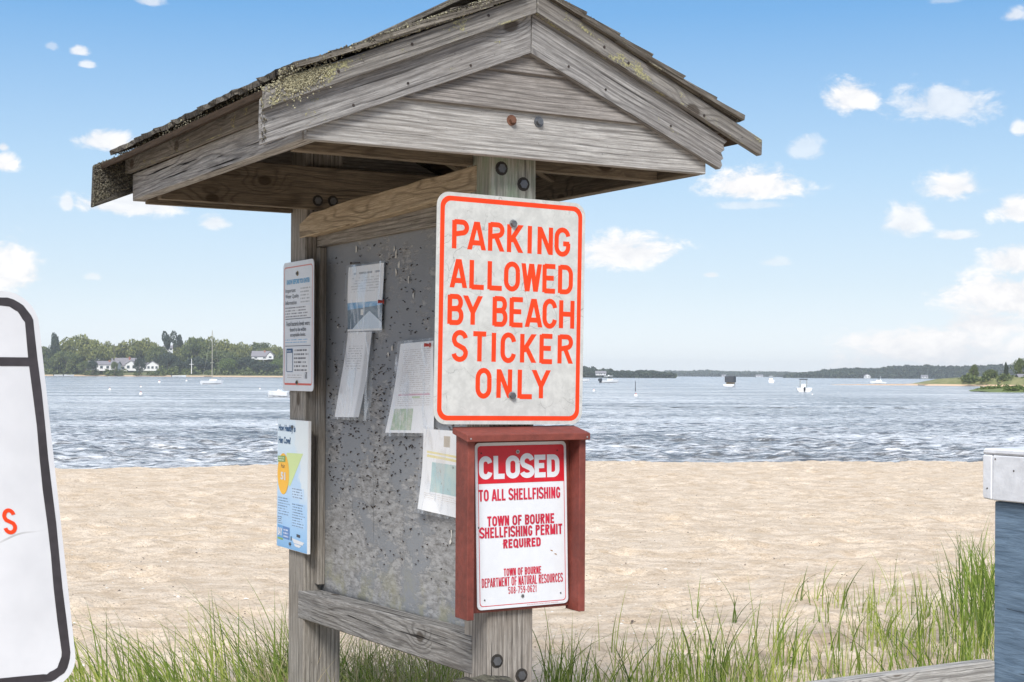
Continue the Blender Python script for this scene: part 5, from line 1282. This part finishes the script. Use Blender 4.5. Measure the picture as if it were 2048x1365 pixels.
# houses
M_HW = plain('white clapboard', (.70, .70, .70), .6, var=.06); M_HG = plain('grey shingle wall', (.40, .39, .38), .8, var=.1)
M_RF = plain('grey roof', (.22, .21, .23), .8, var=.15); M_GL = plain('dark window glass', (.05, .07, .09), .15); M_BRK = plain('brick red wall', (.33, .13, .09), .8)
def house(px, ybase, wpx, hpx, dist, label, wall=M_HW, roofh=.45, wins=3, name='house', rot_=0.0, gable_end=False, chim=True, basez=1.6, group='houses on the far shores'):
    k = dist/FPX; W = wpx*k; Hh_ = hpx*k; X = (px-1024)*k; zb = basez if ybase is None else EYE+(horizon(px)-ybase)*k; D = max(W*.5, 5) if W > 6 else W*.8
    M = Matrix.Translation((X, dist, zb)) @ Matrix.Rotation(rot_, 4, 'Z'); t = T(name, label, 'house', M=M, group=group)
    wh = Hh_*(1-roofh); ov = .3
    if not gable_end:
        prism('wall', [(-W/2, 0, 0), (-W/2, D, 0), (-W/2, D, wh), (-W/2, D/2, Hh_*.97), (-W/2, 0, wh)], (W, 0, 0), wall, t, (1, 0, 0), 0)
        for s in (0, 1):
            a = (-W/2-ov, -ov if s == 0 else D+ov, wh-.12); b = (-W/2-ov, D/2, Hh_)
            prism('roof', [a, b, (b[0], b[1], b[2]+.18), (a[0], a[1], a[2]+.18)], (W+2*ov, 0, 0), M_RF, t, (1, 0, 0), 0)
    else:
        prism('wall', [(-W/2, 0, 0), (W/2, 0, 0), (W/2, 0, wh), (0, 0, Hh_*.97), (-W/2, 0, wh)], (0, D, 0), wall, t, (1, 0, 0), 0)
        for s in (-1, 1):
            a = (s*(W/2+ov), -ov, wh-.12); b = (0, -ov, Hh_)
            prism('roof', [a, b, (b[0], b[1], b[2]+.18), (a[0], a[1], a[2]+.18)], (0, D+2*ov, 0), M_RF, t, (1, 0, 0), 0)
    for i in range(wins):
        cx = -W/2+(i+.5)*W/wins; ww = min(.65, W/wins*.3); z0 = wh*.35; z1 = wh*.82
        wn = box('window', (cx-ww, -.08, z0), (cx+ww, .02, z1), M_HW if wall is not M_HW else M_HG, t, bev=0)
        g = box('pane', (cx-ww*.8, -.11, z0+.12), (cx+ww*.8, -.081, z1-.12), M_GL, t, bev=0); g.parent = wn
    if chim: box('chimney', (W*.18, D*.35, Hh_*.8), (W*.18+.7, D*.35+.7, Hh_*1.12), M_BRK, t, bev=0)
    return t
house(203, 742, 62, 19, 631, 'long low white house with pale roof among far left trees', roofh=.35, wins=5)
house(246, 743, 50, 26, 654, 'grey roofed white house with wide gable right of the long house', roofh=.55, wins=3)
house(262, 742, 22, 20, 650, 'white gabled porch wing at the centre of the far left houses', gable_end=True, wins=2, roofh=.35, chim=False)
house(305, 742, 24, 19, 652, 'small white cottage half hidden by dark trees', gable_end=True, wins=3, roofh=.4, chim=False)
house(283, 742, 22, 16, 653, 'low white annex between cottage and gabled house', wins=3, roofh=.35, chim=False)
house(520, 720, 34, 17, 655, 'grey roofed house on the wooded rise above far beach', wins=2, roofh=.6)
house(540, 719, 13, 15, 653, 'bright white gable end on the wooded rise', gable_end=True, wins=1, roofh=.5, chim=False)
house(208, 722, 10, 24, 676, 'narrow white upper gable showing through the trees', gable_end=True, wins=1, roofh=.35, chim=False)
house(336, 703, 22, 11, 690, 'distant white house glimpsed behind the spindly pine', wins=2, roofh=.4, chim=False)
house(298, 726, 14, 18, 672, 'pale grey gabled house between dark trees', wall=M_HG, gable_end=True, wins=1, roofh=.5, chim=False)
# poles
def pole(px, yb, yt, dist, label, mat, r=.12, arm=False, name='mast_pole'):
    k = dist/FPX; X = (px-1024)*k; zb = EYE+(horizon(px)-yb)*k; h = (yb-yt)*k
    t = T(name, label, 'pole', M=Matrix.Translation((X, dist, zb))); cyl('shaft', (0, 0, 0), (0, 0, 1), r, h, mat, t, 8, r*.6)
    if arm: box('crossarm', (-1, -.06, h*.62), (1, .06, h*.62+.14), mat, t, bev=0)
    else: cyl('finial', (0, 0, h), (0, 0, 1), r*1.4, r*2, mat, t, 8, r*.4)
pole(383, 748, 718, 630, 'white flagpole standing on the far beach', M_HW, .2, True); pole(228, 735, 690, 648, 'brown utility pole in front of the grey roofed house', M_BARK, .22)
pole(1271, 783, 765, 175, 'thin dark channel marker stake in the water right of the sign', M_BLK, .05, name='marker_stake')
# far right hills as wooded masses
M_HILL = mat_leaf('hazy distant woodland', (.030, .050, .034), (.070, .090, .052), .9, .1)
M_HGR = plain('wooded hillside ground', (.05, .07, .04), .9, var=.4, bscale=.05)
def hill(name, prof, dist, seed, mat, label, depth=60, leaf=1.2, nper=150):
    """prof: list of (px, ytop)"""
    rs_ = np.random.RandomState(seed); k = dist/FPX; xs = np.arange(prof[0][0], prof[-1][0], 3.5)
    yt = np.interp(xs, [p[0] for p in prof], [p[1] for p in prof]); vs = []; fs = []
    for x, y in zip(xs, yt):
        X = (x-1024)*k; H = max(.5, EYE+(horizon(x)-y)*k-1.0)
        vs += [(X, dist-2, -.8), (X, dist+6, .8), (X, dist+depth*.6, H*.70), (X, dist+depth, H*.85), (X, dist+depth*2, -1)]
    n = len(xs); fs = [(i*5+j, (i+1)*5+j, (i+1)*5+j+1, i*5+j+1) for i in range(n-1) for j in range(4)]
    tag(mesh_obj(name+'_ground', vs, fs, M_HGR, smooth=True), kind='structure')
    P_ = []
    for x, y in zip(xs, yt):
        for r in range(5):
            f = r/4; yy = dist+3+depth*f; kk = yy/FPX; Ht = EYE+(horizon(x)-y)*dist/FPX-0.2
            zt = 2.2+(Ht-2.2)*f**.8; X = (x-1024)*k+rs_.normal(0, 2*k); m = nper//5
            rad = 3.2*k*rs_.uniform(.7, 1.3); d = rs_.normal(size=(m, 3)); d /= np.linalg.norm(d, axis=1)[:, None]; d[:, 2] = np.abs(d[:, 2])
            hgt = max(1.2, min(6*k*.6, zt*.55))
            P_.append(np.array([X, yy, max(0, zt-hgt)+rs_.normal(0, .35)])+d*np.array([rad, rad, hgt]))
    v, f = leaf_quads(np.concatenate(P_), leaf, rs_); o = np_mesh(name+'_wood', v, f, mat, smooth=False); tag(o, label, 'woodland', kind='stuff')
hill('near_point', [(1120, 741), (1172, 734), (1190, 737), (1212, 742), (1226, 738), (1245, 744), (1270, 746), (1300, 744), (1330, 744), (1352, 750)], 900, 1, M_HILL, 'dark wooded point just right of the parking sign', leaf=1.0)
hill('middle_shore', [(1340, 744), (1380, 745), (1430, 743), (1480, 746), (1560, 746), (1620, 748), (1650, 749)], 1900, 2, M_HILL, 'faint low wooded shore on the centre horizon', leaf=2.2, nper=110)
hill('wooded_hills', [(1600, 752), (1625, 749), (1660, 745), (1700, 741), (1750, 738), (1790, 739), (1830, 734), (1890, 733), (1960, 735), (2020, 733), (2100, 730), (2300, 728)], 1250, 3, M_HILL, 'long wooded hills beyond the bay at right', leaf=1.5, nper=190)
hill('left_hills', [(-500, 720), (-200, 705), (0, 700), (85, 705)], 720, 4, M_HILL, 'wooded shore continuing behind the large left sign', leaf=1.0, nper=110)
for (px, wp, lab) in ((1196, 9, 'pale grey far house on the dark wooded point'), (1206, 12, 'second pale house on the dark wooded point, nearer the cabin boat')):
    house(px, 751, wp, 8, 895, lab, wall=M_HW, wins=2, chim=False)
for (px, wp, lab) in ((1448, 8, 'tiny pale house left of the dark covered boat on horizon'), (1516, 7, 'tiny pale house between the two moored boats on horizon'), (1523, 6, 'tiny white house just left of the small cabin boat'), (1575, 9, 'tiny pale house left of the stern facing boat')):
    house(px, 755, wp, 5, 1880, lab, wall=M_HW, wins=1, chim=False)
house(1735, 757, 12, 8, 1240, 'white house with tall gable at the foot of wooded hills', gable_end=True, wins=2, chim=False)
house(1850, 757, 12, 6, 1240, 'low pale house at the waterline of wooded hills', wins=2, chim=False)
# right spit with trees and house
def spit():
    d = 300; k = d/FPX; vs = []; fs = []; rs_ = np.random.RandomState(1)
    top = [(1722, .02), (1760, .10), (1850, .22), (1900, .3), (1930, .9), (1960, 1.6), (2048, 2.2), (2300, 3.0)]
    xs = np.linspace(1722, 2300, 70)
    for x in xs:
        h = np.interp(x, [p[0] for p in top], [p[1] for p in top]); X = (x-1024)*k; wd = 6+max(0, x-1880)*.12
        Yc = 325-max(0, x-1880)*.12
        for (dd, z) in ((-2, -.5), (0, .02), (1.5, min(.35, h)*.6), (4, h*.7), (wd*.6, h), (wd, h*.9), (wd+14, -.6)): vs.append((X, Yc+dd+rs_.normal(0, .1), z+rs_.normal(0, .02)))
    n = len(xs); return vs, [(i*7+j, (i+1)*7+j, (i+1)*7+j+1, i*7+j+1) for i in range(n-1) for j in range(6)]
def mat_spit():
    m, t, p = newmat('sand spit with grass'); g = t.new('ShaderNodeNewGeometry').outputs['Position']; s = t.new('ShaderNodeSeparateXYZ'); t.link(g, s.inputs[0])
    n = t.noise(g, .5, 5, .7); c = t.mix(t.step(n, .35, .65), (.14, .16, .055), (.24, .23, .10))
    f = t.step(t.math('ADD', s.outputs[2], t.math('MULTIPLY', n, .2)), .38, .5)
    t.link(t.mix(f, (.62, .44, .29), c), p.inputs['Base Color']); p.inputs['Roughness'].default_value = .9
    return m
M_SP = mat_spit()
v, f = spit(); tag(mesh_obj('sand_spit', v, f, M_SP, smooth=True), kind='structure')
rs = random.Random(8)
for (px, yt, wp, d, mi, kd, lab) in ((1948, 729, 20, 318, 1, 'round', 'dark round tree, leftmost on the right hand spit'), (1982, 738, 34, 315, 1, 'round', 'wide dark bushy tree in the middle of the right spit'),
        (2012, 727, 16, 322, 2, 'cone', 'narrow dark tree left of the big tree at right edge'), (2044, 714, 44, 318, 1, 'round', 'big green tree at the right edge above the shed'), (2085, 716, 50, 318, 0, 'round', 'green tree beyond the right edge of the spit')):
    tree(px, yt, wp*1.1, d, kd, mi, lab, 'trees on the right spit', base_z=1.2, cut=.0, name='spit_tree')
thicket('spit_shrubs', [(wx(rs.uniform(1935, 2100), 312), rs.uniform(308, 320), 1.0, rs.uniform(.8, 1.8), rs.uniform(.8, 1.9)) for _ in range(60)], 1, M_LEAVES[1], 70, .18, 5, 'low green shrubs covering the right hand spit')
house(2050, 762, 22, 12, 312, 'pale grey shed under the big tree at right edge', wall=M_HG, wins=1, chim=False)
# nearer green tongue of marsh grass
vs = []; xs = np.linspace(1985, 2300, 24); k = 190/FPX
for x in xs:
    h = min(1, (x-1985)/80); X = (x-1024)*k
    for (dd, z) in ((0, -.2), (1+2*h, .03), (4+6*h, .1+.5*h), (8+14*h, .05+.6*h), (12+20*h, -.2)): vs.append((X, 190-3*h+dd, z))
tag(mesh_obj('marsh_tongue', vs, [(i*5+j, (i+1)*5+j, (i+1)*5+j+1, i*5+j+1) for i in range(23) for j in range(4)], plain('marsh grass ground', (.15, .19, .05), .9, var=.3), smooth=True), kind='structure')
thicket('marsh_grass', [(wx(rs.uniform(1995, 2110), 195), rs.uniform(190, 202), .1, .8, .5+.5*rs.random()) for _ in range(60)], 1, M_LEAVES[3], 60, .10, 6, 'bright green marsh grass on the near right point')

# ================================================================ BOATS AND BUOYS
M_HULL = plain('white gelcoat hull', (.78, .79, .80), .25, var=.03); M_DARK = plain('black outboard cowling', (.03, .035, .045), .35); M_CANV = plain('dark canvas', (.05, .055, .065), .8, var=.2)
M_ALU = plain('anodised mast', (.42, .40, .33), .5, .3); M_TAN = plain('tan deck', (.42, .33, .22), .7); M_SCREEN = plain('tinted screen', (.08, .10, .12), .1)
def hull(Lh, B, H, t, sheer=.25, mat=M_HULL):
    """bow towards +x, waterline at z=0"""
    st_ = 11; vs = []; fs = []; pr = 7
    for i in range(st_):
        s = i/(st_-1); x = -Lh/2+Lh*s; b = B/2*(1-max(0, (s-.45)/.55)**2.2)+.02; hh_ = H*(1+sheer*s*s)
        for j in range(pr):
            a = j/(pr-1)*math.pi; vs.append((x+(.10*Lh*s*(abs(math.cos(a))) if s > .8 else 0), b*math.cos(a)*(1 if abs(math.cos(a)) > .6 else .95), hh_-(hh_+.25*H*(1-s*.6))*math.sin(a)**.8))
    for i in range(st_-1):
        for j in range(pr-1): fs.append((i*pr+j, (i+1)*pr+j, (i+1)*pr+j+1, i*pr+j+1))
    fs.append(tuple(range(pr))); fs.append(tuple((st_-1)*pr+j for j in range(pr-1, -1, -1)))
    mesh_obj('hull', vs, fs, mat, t)
    dv = []; 
    for i in range(st_):
        s = i/(st_-1); x = -Lh/2+Lh*s; b = B/2*(1-max(0, (s-.45)/.55)**2.2)*.9+.01; z = H*(1+sheer*s*s)*.82
        dv += [(x, -b, z), (x, b, z)]
    mesh_obj('deck', dv, [(2*i, 2*i+2, 2*i+3, 2*i+1) for i in range(st_-1)], mat, t)
def boat(name, label, px, dist, rot_):
    return T(name, label, 'boat', M=Matrix.Translation(((px-1024)/FPX*dist, dist, -.02)) @ Matrix.Rotation(rot_, 4, 'Z'), group='boats moored in the bay')
def outboard(t, x, y=0, s=1.0):
    prism('outboard_motor', [(x, y-.2*s, .35*s), (x-.55*s, y-.2*s, .45*s), (x-.6*s, y-.2*s, .95*s), (x-.1*s, y-.2*s, 1.15*s), (x+.05*s, y-.2*s, .8*s)], (0, .4*s, 0), M_DARK, t, bev=.03)
    box('motor_leg', (x-.35*s, y-.08*s, -.3), (x-.12*s, y+.08*s, .5*s), M_DARK, t, bev=0)
b = boat('sailboat', 'white sailboat with tall bare mast moored off the left shore', 423, 246, .5); hull(3.4, 1.5, .55, b, .3)
prism('cabin', [(-.3, -.45, .5), (1.0, -.45, .5), (.8, -.40, .85), (-.2, -.40, .85)], (0, .85, 0), M_HULL, b, bev=.02); box('cockpit', (-1.2, -.4, .47), (-.4, .4, .52), M_TAN, b, bev=0)
cyl('mast', (.1, 0, .4), (0, 0, 1), .075, 8.6, M_ALU, b, 8, .05); cyl('boom', (.1, 0, 1.25), (-1, 0, 0), .05, 1.4, M_CANV, b, 8); box('spreader', (-.0, -.75, 3.55), (.15, .75, 3.62), M_ALU, b, bev=0)
for sx in (-1.6, 1.7): cyl('stay', (sx, 0, .55), Vector((.1-sx, 0, 8.4)), .012, 8.55, M_ALU, b, 4)
b = boat('motorboat', 'white open motorboat with black outboard left of the far kiosk post', 560, 121, 2.7); hull(2.0, 1.0, .42, b); outboard(b, -1.0, 0, .55)
prism('console', [(-.2, -.2, .35), (.2, -.2, .35), (.12, -.2, .62), (-.1, -.2, .62)], (0, .4, 0), M_HULL, b, bev=.01)
b = boat('cabin_boat', 'cabin motorboat with hardtop and dark outboards right of the parking sign', 1218, 352, .35); hull(4.2, 1.6, .55, b, .5); outboard(b, -2.0, -.35, 1.0); outboard(b, -2.0, .35, 1.0)
prism('cabin', [(-.6, -.55, .55), (1.0, -.55, .55), (.7, -.5, 1.05), (-.5, -.5, 1.05)], (0, 1.1, 0), M_HULL, b, bev=.02); box('windscreen', (.0, -.52, 1.05), (.55, .52, 1.35), M_SCREEN, b, bev=0)
prism('hardtop', [(-1.1, -.65, 1.55), (.8, -.65, 1.62), (.7, -.65, 1.72), (-1.0, -.65, 1.66)], (0, 1.3, 0), M_HULL, b, bev=.02)
for (a, c) in ((-.9, -.5), (-.9, .5), (.5, -.5), (.5, .5)): cyl('hardtop_pole', (a, c, .6), (0, 0, 1), .03, 1.0, M_ALU, b, 6)
cyl('radar_dome', (-.1, 0, 1.72), (0, 0, 1), .22, .18, M_HULL, b, 10, .15)
b = boat('covered_boat', 'boat under a boxy dark canvas enclosure in mid bay', 1461, 266, 1.2); hull(3.0, 2.0, .40, b, .1)
prism('canvas_cover', [(-1.0, -.85, .75), (.8, -.85, .75), (.9, -.82, 1.65), (.6, -.8, 1.85), (-.8, -.8, 1.85), (-1.0, -.82, 1.7)], (0, 1.66, 0), M_CANV, b, bev=.05); box('seat_box', (-.4, -.7, .35), (.6, .7, .75), M_TAN, b, bev=.02)
b = boat('small_cabin_boat', 'small white cabin boat seen end on, far centre right', 1542, 400, 1.45); hull(4.5, 1.6, .75, b, .3)
prism('cabin', [(-.8, -.5, .7), (.8, -.5, .7), (.6, -.45, 1.3), (-.7, -.45, 1.3)], (0, 1.0, 0), M_HULL, b, bev=.03); box('top', (-.9, -.55, 1.75), (.6, .55, 1.85), M_HULL, b, bev=0)
for c in (-.45, .45): cyl('top_pole', (0, c, 1.2), (0, 0, 1), .03, .6, M_ALU, b, 6)
b = boat('bimini_boat', 'white motorboat with black bimini top and stern facing the beach', 1607, 184, 1.45); hull(3.6, 1.85, .52, b, .15); outboard(b, -1.75, 0, .55)
prism('bimini_top', [(-.6, -.55, 1.62), (-.6, .55, 1.62), (-.6, .40, 1.50), (-.6, -.40, 1.50)], (1.3, 0, 0), M_CANV, b, bev=.02)
for (a, c) in ((-.5, -.5), (-.5, .5), (.5, -.5), (.5, .5)): cyl('bimini_pole', (a, c*.8, .5), (0, 0, 1), .02, 1.05, M_ALU, b, 6)
prism('console', [(-.2, -.25, .45), (.3, -.25, .45), (.2, -.25, 1.0), (-.1, -.25, 1.0)], (0, .5, 0), M_HULL, b, bev=.02)
b = boat('sport_boat', 'white cabin cruiser moored in front of the wooded hills', 1758, 384, 2.8); hull(3.8, 1.5, .5, b, .5)
prism('cabin', [(-.8, -.5, .5), (1.0, -.5, .5), (.5, -.45, 1.1), (-.6, -.45, 1.1)], (0, 1.0, 0), M_HULL, b, bev=.02); box('windscreen', (-.2, -.46, 1.1), (.35, .46, 1.3), M_SCREEN, b, bev=0); cyl('aerial', (-.4, 0, 1.1), (0, 0, 1), .04, .9, M_HULL, b, 6)
for (px, d, r_, Lb, lab) in ((120, 600, .2, 4.5, 'low white skiff drawn up left on far shore'), (137, 596, .4, 3.6, 'white dinghy with cabin right of the low skiff'), (357, 590, .1, 5.0, 'white skiff with black outboard by the flagpole'), (1170, 420, .4, 2.4, 'white boat half hidden by the parking sign edge')):
    b = boat('skiff', lab, px, d, r_); hull(Lb, 1.5, .55, b); outboard(b, -Lb/2, 0, .8); box('thwart', (-.2, -.6, .4), (.1, .6, .5), M_TAN, b, bev=0)
b = boat('rowing_boat', 'dark rowing boat beached on the right sandbar', 1847, 322, .1); hull(2.2, .9, .3, b, .2, M_TAN); box('thwart', (-.2, -.4, .22), (.1, .4, .28), M_TAN, b, bev=0)
M_BUOY = plain('white buoy', (.8, .8, .78), .4); M_BUOYR = plain('red band', (.55, .08, .05), .4)
BU = None
for i, (px, py, s, lab) in enumerate(((282, 790, .26, 'white ball buoy with red top, lowest of the left buoys'), (220, 781, .26, 'pinkish ball buoy left of the lowest left buoy'), (282, 775, .2, 'small white buoy straight above the lowest left buoy'),
        (319, 766, .3, 'white buoy left of the sailboat nearest the far shore'), (373, 763, .2, 'tiny white buoy just left of the sailboat'), (520, 779, .18, 'tiny white buoy left of the open motorboat'),
        (1188, 783, .26, 'white buoy just right of the parking sign'), (1272, 793, .28, 'cream buoy below the dark channel stake'), (1625, 790, .12, 'small white buoy beside the bimini boat'))):
    dd = FPX*2.0/(py-horizon(px)); s = s*.62*max(1, dd/190)
    e = bpy.data.objects.new('mooring_buoy', None); COL.objects.link(e); e.location = ((px-1024)/FPX*dd, dd, 0); e.scale = (s, s, s); tag(e, lab, 'buoy', 'mooring buoys on the bay')
    if BU is None:
        bm = bmesh.new(); bmesh.ops.create_uvsphere(bm, u_segments=14, v_segments=9, radius=1); me = bpy.data.meshes.new('ball'); bm.to_mesh(me); bm.free(); me.materials.append(M_BUOY); me.polygons.foreach_set('use_smooth', [True]*len(me.polygons))
        vs = [(.35*math.cos(a*.785), .35*math.sin(a*.785), z) for z in (.85, 1.35) for a in range(8)]; m2 = bpy.data.meshes.new('top_fitting'); m2.from_pydata(vs, [], [(a, (a+1) % 8, 8+(a+1) % 8, 8+a) for a in range(8)]+[tuple(range(8, 16))]); m2.materials.append(M_BUOYR); BU = (me, m2)
    a = bpy.data.objects.new('ball', BU[0]); COL.objects.link(a); a.parent = e; a.location = (0, 0, .3)
    a = bpy.data.objects.new('top_fitting', BU[1]); COL.objects.link(a); a.parent = e; a.location = (0, 0, .3)

# ================================================================ HAZE
def haze():
    m = bpy.data.materials.new('sea haze'); m.use_nodes = True; t = NT(m.node_tree); t.n.clear()
    v = t.new('ShaderNodeVolumePrincipled'); v.inputs['Color'].default_value = (.89, .95, 1, 1); v.inputs['Density'].default_value = .00027; v.inputs['Anisotropy'].default_value = 0
    o_ = t.new('ShaderNodeOutputMaterial'); t.link(v.outputs[0], o_.inputs['Volume'])
    Q = 2750; lo = -2.8; hi = 26
    vs = [(x, y, z) for z in (lo, hi) for (x, y) in ((-Q, -Q), (Q, -Q), (Q, Q), (-Q, Q))]
    fs = [(0, 3, 2, 1), (4, 5, 6, 7), (0, 1, 5, 4), (1, 2, 6, 5), (2, 3, 7, 6), (3, 0, 4, 7)]
    tag(mesh_obj('haze', vs, fs, m), kind='stuff')
haze()
